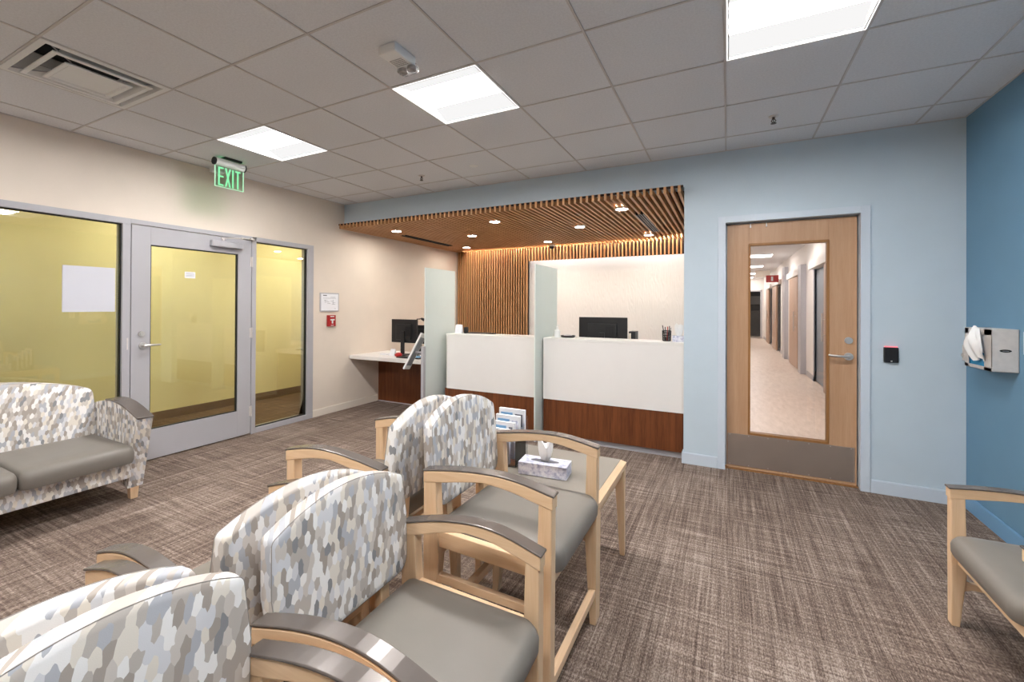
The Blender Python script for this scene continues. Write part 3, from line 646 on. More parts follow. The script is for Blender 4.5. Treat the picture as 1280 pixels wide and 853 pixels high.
for x, lb in ((-4.11, 'black slot air diffuser at the left of the slatted canopy'), (-0.85, 'grey slot air diffuser at the right of the slatted canopy')):
    e = empty('slot_diffuser', (x, 5.6, AZ), lb, 'air vent', 'slot diffusers in the canopy')
    B(x-0.042, x+0.042, 4.99, 6.2, AZ-0.002, AZ+0.04).build('body', 'slot', e, world=True)
    m = MB()
    for dx in (-0.044, -0.014, 0.010, 0.038): m.box(x+dx, x+dx+0.006, 4.98, 6.21, AZ-0.005, AZ+0.002)
    m.build('blade', 'alu' if x > -2 else 'slot', e, world=True)
e = empty('security_camera', (-2.55, 6.86, AZ), 'small black dome camera under the rear edge of the canopy', 'camera')
MB().lathe([(0.045, -0.02), (0.05, -0.001), (0.05, 0.0)], (-2.55, 6.86, AZ-0.0), 20).build('mount', 'white2', e, world=True, smooth=True)
MB().lathe([(0.002, -0.065), (0.02, -0.062), (0.036, -0.045), (0.040, -0.02)], (-2.55, 6.86, AZ), 20).build('dome', 'black', e, world=True, smooth=True)
solo('wall_switch_plate', MB().box(AX1-0.006, AX1, 6.3, 6.37, 1.7, 1.82), 'white2', (AX1, 6.3, 1.7), 'white wall plate on the inner right side of the reception alcove', 'wall plate', bevel=0.002)

# ------------------------------------------------------------------ reception counters
def counter(x0, x1, label, round_left):
    yf = 4.36; R = 0.10 if round_left else 0.008
    def outline(x0, x1, y0, y1, r):
        pts = [(x1, y1), (x0, y1)]
        for k in range(9):
            a = PI+PI/2*k/8; pts.append((x0+r+r*math.cos(a), y0+r+r*math.sin(a)))
        pts.append((x1, y0)); return pts
    e = empty('reception_counter', ((x0+x1)/2, yf, 0), label, 'reception desk', 'white and walnut reception counters')
    MB().prism(outline(x0, x1, yf, yf+0.06, min(R, 0.055)), 'z', 0.42, 1.035).build('front_panel', 'white', e, world=True, smooth=True)
    MB().prism(outline(x0, x1, yf-0.004, yf+0.30, min(R, 0.05)), 'z', 1.035, 1.06).build('counter_top', 'white', e, world=True, bevel=0.002)
    B(x0+0.004, x1-0.004, yf+0.008, yf+0.05, 0.06, 0.42).build('wood_panel', 'walnut', e, world=True)
    B(x0+0.004, x1-0.004, yf+0.04, yf+0.07, 0.0, 0.06).build('toe_kick', 'alu', e, world=True)
    m = MB(); m.box(x0+0.045, x1-0.045, yf+0.06, yf+0.085, 0.0, 1.035); m.box(x0+0.02, x1-0.02, yf+0.285, yf+0.30, 0.0, 1.035)
    m.build('carcass', 'white', e, world=True)
    w_ = empty('work_desk', ((x0+x1)/2, yf+0.63, 0), 'white work desk hidden behind the '+('left' if round_left else 'right')+' reception counter', 'desk')
    B(x0+0.02, x1-0.02, yf+0.31, yf+0.95, 0.72, 0.75).build('desk_top', 'white', w_, world=True)
    for xa in (x0+0.02, x1-0.045): B(xa, xa+0.025, yf+0.32, yf+0.93, 0.0, 0.72).build('side_panel', 'white', w_, world=True)
    return e
counter(-2.96, -1.76, 'white and walnut reception counter between the two frosted glass screens', True)
counter(-1.715, AX1-0.004, 'white and walnut reception counter against the pale blue wall end', False)
def divider(x, y0, y1, label):
    e = empty('glass_screen', (x, (y0+y1)/2, 0), label, 'privacy screen', 'tall frosted glass desk screens')
    B(x-0.007, x+0.007, y0, y1, 0.03, 1.822).build('glass_panel', 'frost', e, world=True, bevel=0.0015)
    B(x-0.012, x+0.012, y0+0.02, y1-0.005, 0.0, 0.03).build('floor_channel', 'alu', e, world=True)
    return e
divider(-1.738, 4.187, 4.835, 'tall frosted glass screen between the two white reception counters')
d_ = divider(-3.028, 4.06, 4.675, 'tall frosted glass screen between the low side desk and the left counter')
B(-3.045, -3.012, 4.015, 4.058, 0.0, 0.93).build('metal_post', 'alu', d_, world=True, bevel=0.002)

# low accessible desk on the left
e = empty('side_desk', (-3.8, 4.7, 0), 'low white-topped desk against the cream wall with walnut panel below', 'desk')
B(XL+0.002, -3.05, 4.385, 5.15, 0.668, 0.716).build('desk_top', 'white', e, world=True, bevel=0.003)
B(XL+0.016, -3.05, 4.94, 4.965, 0.0, 0.668).build('wood_panel', 'walnut', e, world=True)
B(-3.075, -3.05, 4.42, 4.94, 0.0, 0.668).build('end_panel', 'alu', e, world=True)
B(XL+0.016, -3.08, 4.93, 4.94, 0.0, 0.012).build('edge_strip', 'alu', e, world=True)
DT = 0.716
def monitor(x, y, z, w, hh, rz, label, stand=0.12):
    e = empty('computer_monitor', (x, y, z), label, 'monitor', rz=rz)
    # back of the screen faces -y (towards the waiting room)
    B(-w/2, w/2, -0.012, 0.012, stand, stand+hh).build('screen_housing', 'black', e, bevel=0.004)
    MB().prism([(-w*0.30, stand+hh*0.12), (w*0.30, stand+hh*0.12), (w*0.30, stand+hh*0.80), (-w*0.30, stand+hh*0.80)], 'y', -0.034, -0.010).build('rear_hump', 'black', e, bevel=0.01)
    B(-w/2+0.012, w/2-0.012, 0.012, 0.0135, stand+0.012, stand+hh-0.012).build('screen', 'darkroom', e)
    MB().box(-0.03, 0.03, -0.05, -0.032, 0.012, stand+hh*0.5).build('stand_neck', 'black', e, bevel=0.004)
    MB().lathe([(0.11, 0), (0.11, 0.008), (0.03, 0.014)], (0, -0.03, 0), 28).build('stand_base', 'black', e, smooth=True)
    v = MB()
    for i in range(8): v.box(0.04+i*0.012, 0.046+i*0.012, -0.0355, -0.034, stand+hh*0.30, stand+hh*0.70)
    v.build('vent_slots', 'slot', e)
    return e
monitor(-3.92, 4.80, DT, 0.44, 0.32, 0.0, 'black computer monitor on the low side desk, seen from behind', 0.165)
monitor(-3.80, 5.03, DT, 0.20, 0.26, 0.0, 'second smaller black screen on the low side desk, partly behind the first', 0.14)
monitor(-1.235, 4.95, 0.75, 0.54, 0.34, 0.0, 'wide black computer monitor behind the right reception counter', 0.18)
# desk clutter
e = empty('desk_lamp', (-3.650, 4.72, DT), 'small black gooseneck lamp at the right of the low side desk', 'lamp')
MB().lathe([(0.045, 0), (0.045, 0.012), (0.012, 0.018)], (-3.650, 4.72, DT), 20).build('base', 'black', e, world=True, smooth=True)
MB().tube([(-3.650, 4.72, DT+0.015), (-3.650, 4.72, DT+0.40), (-3.645, 4.72, DT+0.50), (-3.620, 4.72, DT+0.495), (-3.590, 4.72, DT+0.50), (-3.565, 4.72, DT+0.495)], 0.007, 8).build('neck', 'black', e, world=True, smooth=True)
MB().cyl((-3.575, 4.72, DT+0.503), (-3.535, 4.72, DT+0.487), 0.014, 0.02).build('lamp_head', 'black', e, world=True, smooth=True)
e = empty('desk_telephone', (-3.475, 4.82, DT), 'black desk telephone under the monitors on the low side desk', 'telephone', rz=0.1)
MB().prism([(-0.10, 0), (0.10, 0), (0.10, 0.075), (-0.10, 0.025)], 'x', -0.10, 0.10).build('body', 'black', e, bevel=0.004)
MB().tube([(-0.075, -0.09, 0.05), (-0.075, -0.06, 0.07), (-0.075, 0.06, 0.10), (-0.075, 0.09, 0.09)], [0.02, 0.014, 0.014, 0.02], 10).build('handset', 'black', e, smooth=True)
solo('keyboard', MB().box(-3.78, -3.42, 4.46, 4.60, DT, DT+0.014), 'black', (-3.60, 4.53, DT), 'dark keyboard tray lying at the front of the low side desk', 'keyboard', bevel=0.003)
solo('notebook', MB().box(-3.60, -3.45, 4.48, 4.58, DT+0.014, DT+0.026), 'inkblue', (-3.53, 4.53, DT+0.014), 'blue folder lying on the dark keyboard tray', 'folder', bevel=0.001)
solo('red_pouch', MB().lathe([(0.012, 0), (0.045, 0.006), (0.05, 0.03), (0.03, 0.05), (0.005, 0.055)], (-3.84, 4.58, DT), 16), 'red', (-3.84, 4.58, DT), 'small red pouch in front of the monitor on the side desk', 'pouch', smooth=True)
solo('paper_pad', MB().box(-4.20, -4.06, 4.62, 4.74, DT, DT+0.02), 'paper', (-4.13, 4.68, DT), 'small white paper pad left of the monitor foot on the side desk', 'paper pad', bevel=0.002)
solo('paper_stand', MB().prism([(4.60, DT), (4.66, DT), (4.64, DT+0.09)], 'x', -4.02, -3.94), 'paper', (-3.98, 4.63, DT), 'little folded white card standing by the side desk monitor', 'card')
# tilted display held on the post of the left screen
e = empty('tilted_display', (-3.09, 4.06, 0.72), 'white tilted tablet display mounted on the metal post beside the side desk', 'display')
dd = Vector((0.35, 0.267, 0.9)).normalized(); ux = Vector((-0.29, 0.957, 0)); ux = (ux-dd*ux.dot(dd)).normalized(); nn = ux.cross(dd)
def slab(c, hw, hl, t0, t1):
    vs = []
    for t in (t0, t1):
        for a, b in ((-1, -1), (1, -1), (1, 1), (-1, 1)): vs.append(c+ux*(a*hw)+dd*(b*hl)+nn*t)
    return MB().add(vs, [(0, 3, 2, 1), (4, 5, 6, 7), (0, 1, 5, 4), (1, 2, 6, 5), (2, 3, 7, 6), (3, 0, 4, 7)])
cc = Vector((-3.155, 4.05, 0.868))
slab(cc, 0.105, 0.225, -0.010, 0.010).build('display_shell', 'white2', e, world=True, bevel=0.008, seg=3)
slab(cc, 0.085, 0.175, 0.010, 0.0112).build('screen', 'greydoor', e, world=True)
slab(cc, 0.075, 0.165, -0.0115, -0.010).build('rear_label', 'ink', e, world=True)
MB().tube([(-3.145, 4.05, 0.86), (-3.09, 4.04, 0.86), (-3.046, 4.04, 0.86)], 0.012, 8).build('bracket', 'alu', e, world=True)

# things on the counters
CT = 1.06
solo('card_stand', MB().prism([(4.50, CT), (4.545, CT), (4.525, CT+0.105)], 'x', -2.91, -2.815), 'paper', (-2.86, 4.52, CT), 'folded white card standing at the left end of the left counter', 'card')
solo('document_tray', MB().box(-2.76, -2.42, 4.56, 4.65, CT, CT+0.012), 'black', (-2.6, 4.6, CT), 'thin dark tray lying on the left counter top', 'tray', bevel=0.003)
solo('pen_holder_box', MB().box(-2.795, -2.765, 4.52, 4.58, CT, CT+0.075), 'black', (-2.78, 4.55, CT), 'narrow black block right of the white card on the left counter', 'holder', bevel=0.004)
e = empty('sanitizer_bottle', (-1.61, 4.50, CT), 'small clear and white pump bottle beside the screen on the right counter', 'bottle')
MB().lathe([(0.030, 0), (0.032, 0.01), (0.032, 0.07), (0.012, 0.085), (0.012, 0.095)], (-1.61, 4.50, CT), 18).build('bottle', 'white2', e, world=True, smooth=True)
MB().lathe([(0.014, 0.095), (0.014, 0.11), (0.005, 0.112), (0.005, 0.13)], (-1.61, 4.50, CT), 12).box(-1.615, -1.58, 4.493, 4.507, CT+0.124, CT+0.132).build('pump', 'white2', e, world=True)
e = empty('stationery_dish', (-1.50, 4.53, CT), 'low black oval dish of clips on the right counter', 'dish')
MB().lathe([(0.06, 0), (0.075, 0.008), (0.078, 0.022), (0.070, 0.022), (0.06, 0.010)], (-1.50, 4.53, CT), 28).build('dish', 'black', e, world=True, smooth=True)
MB().lathe([(0.02, 0.012), (0.05, 0.020), (0.03, 0.028), (0.005, 0.030)], (-1.50, 4.53, CT), 14).build('contents', 'alu', e, world=True, smooth=True)
e = empty('desk_organizer', (-0.86, 5.00, 0.75), 'dark upright file organizer right of the wide monitor', 'organizer')
B(-0.955, -0.885, 4.96, 5.14, 0.75, 1.12).build('body', 'black', e, world=True, bevel=0.004)
B(-0.95, -0.93, 4.955, 5.10, 0.78, 1.10).build('papers', 'creamtrim', e, world=True)
e = empty('pencil_cup', (-0.52, 4.56, CT), 'black mesh cup of pens at the right end of the right counter', 'pencil cup')
cup = MB()
for k in range(16):
    a = 2*PI*k/16; cup.tube([(-0.52+0.036*math.cos(a), 4.56+0.036*math.sin(a), CT+0.002), (-0.52+0.040*math.cos(a), 4.56+0.040*math.sin(a), CT+0.10)], 0.0022, 4)
for z in (0.004, 0.03, 0.055, 0.08, 0.10):
    r = 0.036+0.004*z/0.1; cup.tube([(-0.52+r*math.cos(2*PI*k/20), 4.56+r*math.sin(2*PI*k/20), CT+z) for k in range(20)], 0.0025, 5, True)
cup.lathe([(0.0001, 0.0), (0.035, 0.0), (0.035, 0.003)], (-0.52, 4.56, CT), 16)
cup.build('mesh_cup', 'black', e, world=True)
for i, (dx, dy, hgt) in enumerate(((-0.03, 0.0, 0.15), (-0.012, 0.015, 0.135), (0.008, -0.01, 0.14), (0.02, 0.012, 0.145), (0.03, 0.0, 0.13))):
    MB().tube([(-0.52+dx*0.4, 4.56+dy*0.4, CT+0.006), (-0.52+dx*1.25, 4.56+dy, CT+hgt)], 0.004, 6).build('pen', ['black', 'darkroom', 'red', 'black', 'ink'][i], e, world=True)
def tissue_sheet(c, h, w, rz, parent, seed=1, th=0.0):
    rnd = random.Random(seed); rings = []
    n = 28
    for i, t in enumerate([0, 0.15, 0.35, 0.55, 0.75, 0.9, 1.0]):
        ring = []
        wx = w*(0.45+0.55*math.sin(min(1, t*1.1)*PI*0.55)); wy = w*(0.16+0.22*t)
        for k in range(n):
            a = 2*PI*k/n; f = 1+0.16*math.sin(5*a+1.3*seed)+0.08*math.sin(9*a+seed)
            x = wx*math.cos(a)*f; y_ = wy*math.sin(a)*f; zz = h*t*(1+(0.16*math.sin(2*a+seed)+0.10*math.sin(3*a+2*seed))*(t**2))
            ring.append((c[0]+x*math.cos(rz)-y_*math.sin(rz), c[1]+x*math.sin(rz)+y_*math.cos(rz), c[2]+zz))
        rings.append(ring)
    ctr = [(c[0]+(p[0]-c[0])*0.35, c[1]+(p[1]-c[1])*0.35, p[2]-h*0.15) for p in rings[-1]]
    rings.append(ctr)
    return MB().rings(rings).build('tissue', 'tissue', parent, world=True, smooth=True)
def tissue_box(x, y, z, l, w, h, rz, label, seed):
    e = empty('tissue_box', (x, y, z), label, 'tissue box')
    c, s = math.cos(rz), math.sin(rz)
    def R(px, py): return (x+px*c-py*s, y+px*s+py*c)
    MB().prism([R(-l/2, -w/2), R(l/2, -w/2), R(l/2, w/2), R(-l/2, w/2)], 'z', z, z+h).build('carton', 'carton', e, world=True, bevel=0.0015)
    MB().prism([R(0.075*math.cos(2*PI*k/24), 0.022*math.sin(2*PI*k/24)) for k in range(24)], 'z', z+h, z+h+0.0006).build('slot', 'ink', e, world=True)
    tissue_sheet((x, y, z+h-0.004), 0.100, 0.035, rz, e, seed)
    return e
tissue_box(-0.408, 4.56, CT, 0.11, 0.11, 0.055, 0.0, 'tissue carton at the right end of the right reception counter', 3)

# ------------------------------------------------------------------ wall mounted things
e = empty('wall_sign', (XL, 4.04, 1.30), 'small white framed notice on the cream wall above the fire alarm', 'sign')
B(XL, XL+0.012, 3.888, 4.190, 1.308, 1.548).build('frame', 'alu', e, world=True, bevel=0.002)
B(XL+0.012, XL+0.0135, 3.902, 4.176, 1.322, 1.534).build('sheet', 'paper', e, world=True)
m = MB(); x0, x1 = XL+0.0135, XL+0.0142
m.box(x0, x1, 3.93, 3.99, 1.508, 1.520); m.box(x0, x1, 3.93, 4.14, 1.478, 1.481); m.box(x0, x1, 4.05, 4.13, 1.492, 1.495)
for i, (y, z, l) in enumerate(((3.95, 1.45, 0.05), (3.97, 1.43, 0.06), (4.05, 1.44, 0.04), (4.08, 1.42, 0.05), (4.0, 1.41, 0.05), (4.07, 1.40, 0.06), (4.11, 1.345, 0.03))): m.box(x0, x1, y, y+l, z, z+0.003)
m.box(x0, x1, 4.09, 4.093, 1.40, 1.46); m.box(x0, x1, 3.96, 3.963, 1.42, 1.46)
m.build('print', 'ink', e, world=True)
e = empty('fire_alarm_pull', (XL, 4.06, 1.12), 'red fire alarm pull station on the cream wall beside the side window', 'fire alarm')
B(XL, XL+0.035, 4.0, 4.12, 1.118, 1.262).build('body', 'red', e, world=True, bevel=0.004)
m = MB(); m.box(XL+0.035, XL+0.043, 4.03, 4.092, 1.195, 1.212); m.box(XL+0.035, XL+0.043, 4.052, 4.070, 1.155, 1.195)
m.build('handle', 'white2', e, world=True)
m = MB(); m.box(XL+0.035, XL+0.0357, 4.03, 4.09, 1.24, 1.25); m.box(XL+0.035, XL+0.0357, 4.04, 4.085, 1.128, 1.136); m.build('marking', 'white2', e, world=True)
e = empty('card_reader', (1.07, YB, 0.98), 'black card reader with red light on the pale blue wall', 'card reader')
B(1.028, 1.113, YB-0.022, YB, 0.985, 1.098).build('body', 'black', e, world=True, bevel=0.006, seg=3)
B(1.034, 1.107, YB-0.018, YB-0.002, 1.098, 1.106).build('indicator_light', 'redled', e, world=True)
B(1.066, 1.076, YB-0.0235, YB-0.022, 0.993, 0.999).build('badge', 'white2', e, world=True)

# steel glove and tissue dispenser on the mid blue wall
gx0, gx1, gya, gyb, gz0_, gz1_ = 1.363, XR, 3.645, 3.975, 1.018, 1.265
e = empty('glove_dispenser', (XR, 3.81, 1.018), 'brushed steel glove dispenser box on the mid blue wall', 'dispenser')
t_ = 0.004; m = MB()
m.box(gx0, gx1, gya, gya+t_, gz0_, gz1_); m.box(gx0, gx1, gyb-t_, gyb, gz0_, gz1_); m.box(gx0, gx1, gya, gyb, gz0_, gz0_+t_); m.box(gx1-t_, gx1, gya, gyb, gz0_, gz1_)
m.box(gx0, gx0+t_, gya, gya+0.085, gz0_, gz1_); m.box(gx0, gx0+t_, gyb-0.05, gyb, gz0_, gz1_); m.box(gx0, gx0+t_, gya, gyb, gz0_, gz0_+0.022); m.box(gx0, gx0+t_, gya, gyb, gz1_-0.035, gz1_)
m.box(gx0, gx1, gya, gyb, gz1_, gz1_+0.003)
m.build('steel_case', 'steel', e, world=True, bevel=0.001)
m = MB(); m.box(gx0+0.004, gx0+0.016, gyb, gyb+0.045, gz0_+0.03, gz0_+0.13); m.build('lock_flange', 'steel', e, world=True)
MB().cyl((gx0+0.004, gyb+0.026, gz0_+0.065), (gx0-0.006, gyb+0.026, gz0_+0.065), 0.009, n=14).build('lock', 'chrome', e, world=True)
ov = MB(); pts = [(gx0+0.058+0.025*math.cos(2*PI*k/28)*(1 if True else 1), 1.143+0.0085*math.sin(2*PI*k/28)) for k in range(28)]
ov.prism(pts, 'y', gya-0.002, gya); ov.build('oval_badge', 'black', e, world=True)
B(gx0+0.045, gx0+0.071, gya-0.0026, gya-0.002, 1.1415, 1.1435).build('badge_print', 'alu', e, world=True)
solo('glove_box', MB().box(gx0+0.010, gx1-0.008, gya+0.012, gyb-0.012, gz0_+t_, gz0_+0.10), 'bluebox', (1.42, 3.81, gz0_+t_), 'bright blue glove carton inside the steel dispenser', 'glove box', bevel=0.002)
solo('white_glove_box', MB().box(gx0+0.010, gx1-0.008, gya+0.012, gyb-0.012, gz0_+0.10, gz1_-0.004), 'paper', (1.42, 3.81, gz0_+0.10), 'white carton on top of the blue one inside the steel dispenser', 'glove box', bevel=0.002)
# crumpled white sheet hanging out of the dispenser
gl = MB(); rnd = random.Random(5); rows = []
for i in range(13):
    t = i/12; row = []
    wid = 0.05+0.20*math.sin(min(1, t*1.5)*PI/2)*(1-0.55*max(0, t-0.55)/0.45)
    for j in range(13):
        s = j/12-0.5
        yy = 3.80+s*wid-0.025*t; zz = 1.278-0.20*t-0.03*abs(s)*(1-t)+0.012*math.sin(7*s+3*t); xx = gx0-0.004-0.030*math.sin(t*PI)*(1-abs(s))-0.008*(1+math.sin(14*s+4*t))
        row.append((xx, yy, zz))
    rows.append(row)
vs = [p for r in rows for p in r]+[(p[0]+0.004, p[1], p[2]) for r in rows for p in r]; fs = []; N_ = 13*13
for i in range(12):
    for j in range(12):
        a = i*13+j; fs.append((a, a+1, a+14, a+13)); fs.append((N_+a, N_+a+13, N_+a+14, N_+a+1))
for i in range(12):
    for (a, b) in ((i, i+1), (12*13+i, 12*13+i+1), (i*13, (i+1)*13), (i*13+12, (i+1)*13+12)): fs.append((a, b, N_+b, N_+a))
gl.add(vs, fs)
solo('hanging_tissue', gl, 'tissue', (gx0-0.004, 3.80, 1.08), 'crumpled white sheet hanging out of the steel dispenser opening', 'tissue', smooth=True)
solo('wall_outlet', MB().box(XR-0.01, XR, 3.50, 3.585, 1.13, 1.26), 'white2', (XR, 3.54, 1.13), 'white wall plate on the mid blue wall right of the steel dispenser', 'wall plate', bevel=0.003)

# ------------------------------------------------------------------ armchairs
def arc_outline(w, z0, zc, zp, n=14, rb=0.05, rt=0.020, wb=None):
    """pad outline in (y,z): bottom z0, side-top corners zc, arched peak zp, width w (bottom width wb)"""
    wb = wb or w*0.965; pts = []
    def corner(cx, cz, r, a0, a1, k=6):
        for i in range(k+1):
            a = a0+(a1-a0)*i/k; pts.append((cx+r*math.cos(a), cz+r*math.sin(a)))
    corner(wb/2-rb, z0+rb, rb, -PI/2, -0.08)
    pts.append((w/2+0.004, z0+(zc-z0)*0.55))
    corner(w/2-rt-0.004, zc-rt, rt, 0.0, PI/2*0.82)
    xs_ = w/2-rt*0.9
    for i in range(1, n):
        s = 1-2*i/n; y = xs_*s; pts.append((y, zc+(zp-zc)*(1-abs(s)**2.0)))
    corner(-(w/2-rt-0.004), zc-rt, rt, PI-PI/2*0.82, PI)
    pts.append((-(w/2+0.004), z0+(zc-z0)*0.55))
    corner(-(wb/2-rb), z0+rb, rb, PI+0.08, 1.5*PI)
    return pts
def pad_mesh(outline, xb, xf, zbase, lean, bulge=0.014):
    """upholstered pad: back face at xb, front at xf, leaning back with height"""
    cy = 0; cz = sum(p[1] for p in outline)/len(outline)
    def P(y, z, x): return (x-(z-zbase)*lean, y, z)
    def ring(s, x, inset=0.0):
        out = []
        for y, z in outline:
            d = math.hypot(y-cy, z-cz); k = s*(1-inset/d); out.append(P(cy+(y-cy)*k, cz+(z-cz)*k, x))
        return out
    R = [ring(1, xb, 0.010), ring(1, xb+0.003, 0.003), ring(1, xb+0.007, 0.0), ring(1, (xb+xf)/2, -0.002), ring(1, xf-0.003, 0.0), ring(1, xf, 0.004)]
    for s in (0.93, 0.84, 0.70, 0.5, 0.3, 0.12): R.append(ring(s, xf+bulge*(1-s**2.4), 0.006*s))
    body = MB().rings(R)
    seam = MB().tube(ring(1, xf-0.0035, -0.0004), 0.0013, 6, True)
    return body, seam
def seat_mesh(x0, x1, hw, ztop, th, rc=0.05):
    """seat cushion: rounded corners in plan, soft waterfall edges"""
    def outline(inset):
        pts = []
        a0, a1, h = x0+inset*0.5, x1-inset, hw-inset*0.8; r = max(0.008, rc-inset*0.3)
        for cx, cy, s in ((a1-r, h-r, 0), (a0+r*0.5, h-r*0.5, 1), (a0+r*0.5, -h+r*0.5, 2), (a1-r, -h+r, 3)):
            rr = r if s in (0, 3) else r*0.5
            for k in range(7):
                a = s*PI/2+PI/2*k/6; pts.append((cx+rr*math.cos(a), cy+rr*math.sin(a)))
        # widen front edge with a slight bow
        return pts
    prof = [(0.030, 0.0), (0.008, 0.04), (0.001, 0.22), (0.0, 0.55), (0.004, 0.78), (0.013, 0.91), (0.030, 0.98), (0.07, 1.015), (0.13, 1.035), (0.18, 1.045)]
    R = []
    for ins, t in prof:
        R.append([(x, y, ztop-th+th*t-(0.010*max(0, (x-(x1-0.16))/0.16)**2 if t > 0.6 else 0)) for x, y in outline(ins)])
    return MB().rings(R)
def make_chair(name, P, label):
    """x forward, y sideways, origin on the floor at the centre"""
    e = empty(name, (0, 0, 0), label, 'armchair')
    xr, xf, W = -0.255, P.get('xf', 0.255), P.get('w', 0.60); ZA0, ZAP, ZA1 = P['arm']; ZS = P['seat']; th = P.get('th', 0.095)
    rail = ZS-th-0.005
    for s in (-1, 1):
        y0, y1 = s*(W/2-0.042), s*(W/2)
        zt = ZA1-0.045
        MB().prism([(xf-0.030, 0), (xf-0.002, 0), (xf, rail), (xf, zt+0.02), (xf-0.046, zt+0.02), (xf-0.050, ZS-0.02), (xf-0.058, rail-0.02)], 'y', y0, y1).build('leg', 'maple', e, bevel=0.004)
        zt = ZA0-0.025
        MB().prism([(xr, 0), (xr+0.030, 0), (xr+0.070, rail-0.03), (xr+0.064, ZS-0.02), (xr+0.054, zt), (xr, zt), (xr, rail)], 'y', y0, y1).build('leg', 'maple', e, bevel=0.004)
        # arched arm with its dark cap
        N = 16; top = []; bot = []
        def arch(t): 
            tp = 0.60
            return ZA0+(ZAP-ZA0)*math.sin(PI/2*min(1, t/tp)) if t < tp else ZA1+(ZAP-ZA1)*math.cos(PI/2*(t-tp)/(1-tp))
        for i in range(N+1):
            t = i/N; x = xr+(xf+0.004-xr)*t; top.append((x, arch(t)-0.007)); bot.append((x, arch(t)-0.007-0.043+0.012*max(0, 1-abs(t-0.5)*3)))
        a_ = MB().prism(top+bot[::-1], 'y', s*(W/2-0.044), s*(W/2+0.002)).build('armrest', 'maplex', e, bevel=0.004)
        capt = [(x-(0.0 if i else 0.003)+(0.004 if i == N else 0), z+0.007) for i, (x, z) in enumerate(top)]; capb = [(x-(0.0 if i else 0.003)+(0.004 if i == N else 0), z) for i, (x, z) in enumerate(top)]
        MB().prism(capt+capb[::-1], 'y', s*(W/2-0.047), s*(W/2+0.003)).build('arm_cap', 'cap', a_, bevel=0.003, seg=3)
        m = MB(); m.prism([(xr+0.062, ZS-0.030), (xf-0.052, ZS-0.040), (xf-0.052, ZS-0.098), (xr+0.062, ZS-0.090)][::-1], 'y', s*(W/2-0.036), s*(W/2-0.008))
        m.build('side_rail', 'maplex', e, bevel=0.003)
        zs = P.get('stretch', 0.30)
        MB().prism([(xr+0.055, zs), (xr+0.055, zs+0.012), (xr+0.07, zs), (xf-0.07, zs-0.005), (xf-0.045, zs+0.01), (xf-0.042, zs-0.045), (xf-0.07, zs-0.032), (xr+0.07, zs-0.03), (xr+0.055, zs-0.04)], 'y', s*(W/2-0.034), s*(W/2-0.010)).build('stretcher', 'maplex', e, bevel=0.002)
    hw = W/2-0.036
    zs = P.get('stretch', 0.30)
    B(-0.085, -0.060, -hw, hw, zs-0.035, zs-0.005).build('cross_stretcher', 'mapley', e, bevel=0.002)
    if P.get('foot'): B(xf-0.032, xf-0.004, -hw, hw, 0.125, 0.158).build('foot_rail', 'mapley', e, bevel=0.003)
    B(xf-0.045, xf-0.022, -hw, hw, rail-0.045, rail+0.002).build('front_rail', 'mapley', e, bevel=0.002)
    B(xr-0.002, xr+0.022, -hw, hw, rail-0.07, rail-0.005).build('rear_rail', 'mapley', e, bevel=0.002)
    seat_mesh(xr+0.045, xf+0.018, W/2-0.046, ZS, th).build('seat', 'vinyl', e, smooth=True)
    PZ0, PZC, PZP = P['pad']; pw = P.get('pw', 0.512); xfp = -0.227
    body, seam = pad_mesh(arc_outline(pw, PZ0, PZC, PZP), xfp-0.060, xfp-0.008, P['seat']+0.2, P.get('lean', 0.10))
    b = body.build('backrest', 'fabric', e, smooth=True); seam.build('welt', 'fabricseam', b, smooth=True)
    for s in (-1, 1):
        MB().prism([(-0.250, rail-0.06), (-0.224, rail-0.06), (-0.240, PZ0+0.03), (-0.266, PZ0+0.03)], 'y', s*0.15-0.02, s*0.15+0.02).build('back_post', 'maple', e, bevel=0.002)
    return e
STD = dict(arm=(0.634, 0.692, 0.648), seat=0.472, pad=(0.495, 0.808, 0.860), stretch=0.255)
HIP = dict(arm=(0.772, 0.806, 0.775), seat=0.583, pad=(0.610, 0.925, 0.993), stretch=0.39, foot=True)
LOW = dict(arm=(0.60, 0.620, 0.603), seat=0.418, pad=(0.45, 0.78, 0.83), stretch=0.2, w=0.62)
def place(e, x, y, rz): e.location = (x, y, 0); e.rotation_euler = (0, 0, rz)
XC1, XC2 = -0.755, -1.405
A1 = make_chair('armchair', HIP, 'tall maple armchair with grey seat standing against the side table'); place(A1, XC1, 1.652, 0)
A2 = copy_tree(A1); A2['label'] = 'tall armchair back to back with the one beside the side table, seen from behind'; place(A2, -1.410, 1.562, PI+0.03)
B1 = make_chair('armchair', STD, 'lower maple armchair with grey seat in the middle of the front row'); place(B1, -0.742, 0.965, 0.02)
B2 = copy_tree(B1); B2['label'] = 'lower armchair turned away, back to back with the middle grey-seated chair'; place(B2, -1.402, 0.918, PI)
C1 = copy_tree(B1); C1['label'] = 'nearest patterned armchair, its large backrest filling the lower left corner'; place(C1, -0.668, 0.342, 0)
C2 = copy_tree(B1); C2['label'] = 'turned-away armchair behind the nearest one, only its top edge showing at lower left'; place(C2, -1.325, 0.306, PI)
for c_ in (A1, A2): c_['group'] = 'tall armchairs at the far end of the back to back rows'
for c_ in (B1, B2, C1, C2): c_['group'] = 'standard armchairs in the back to back rows'
D1 = make_chair('armchair', LOW, 'maple armchair at the right edge against the mid blue wall'); place(D1, 1.122, 2.385, PI)

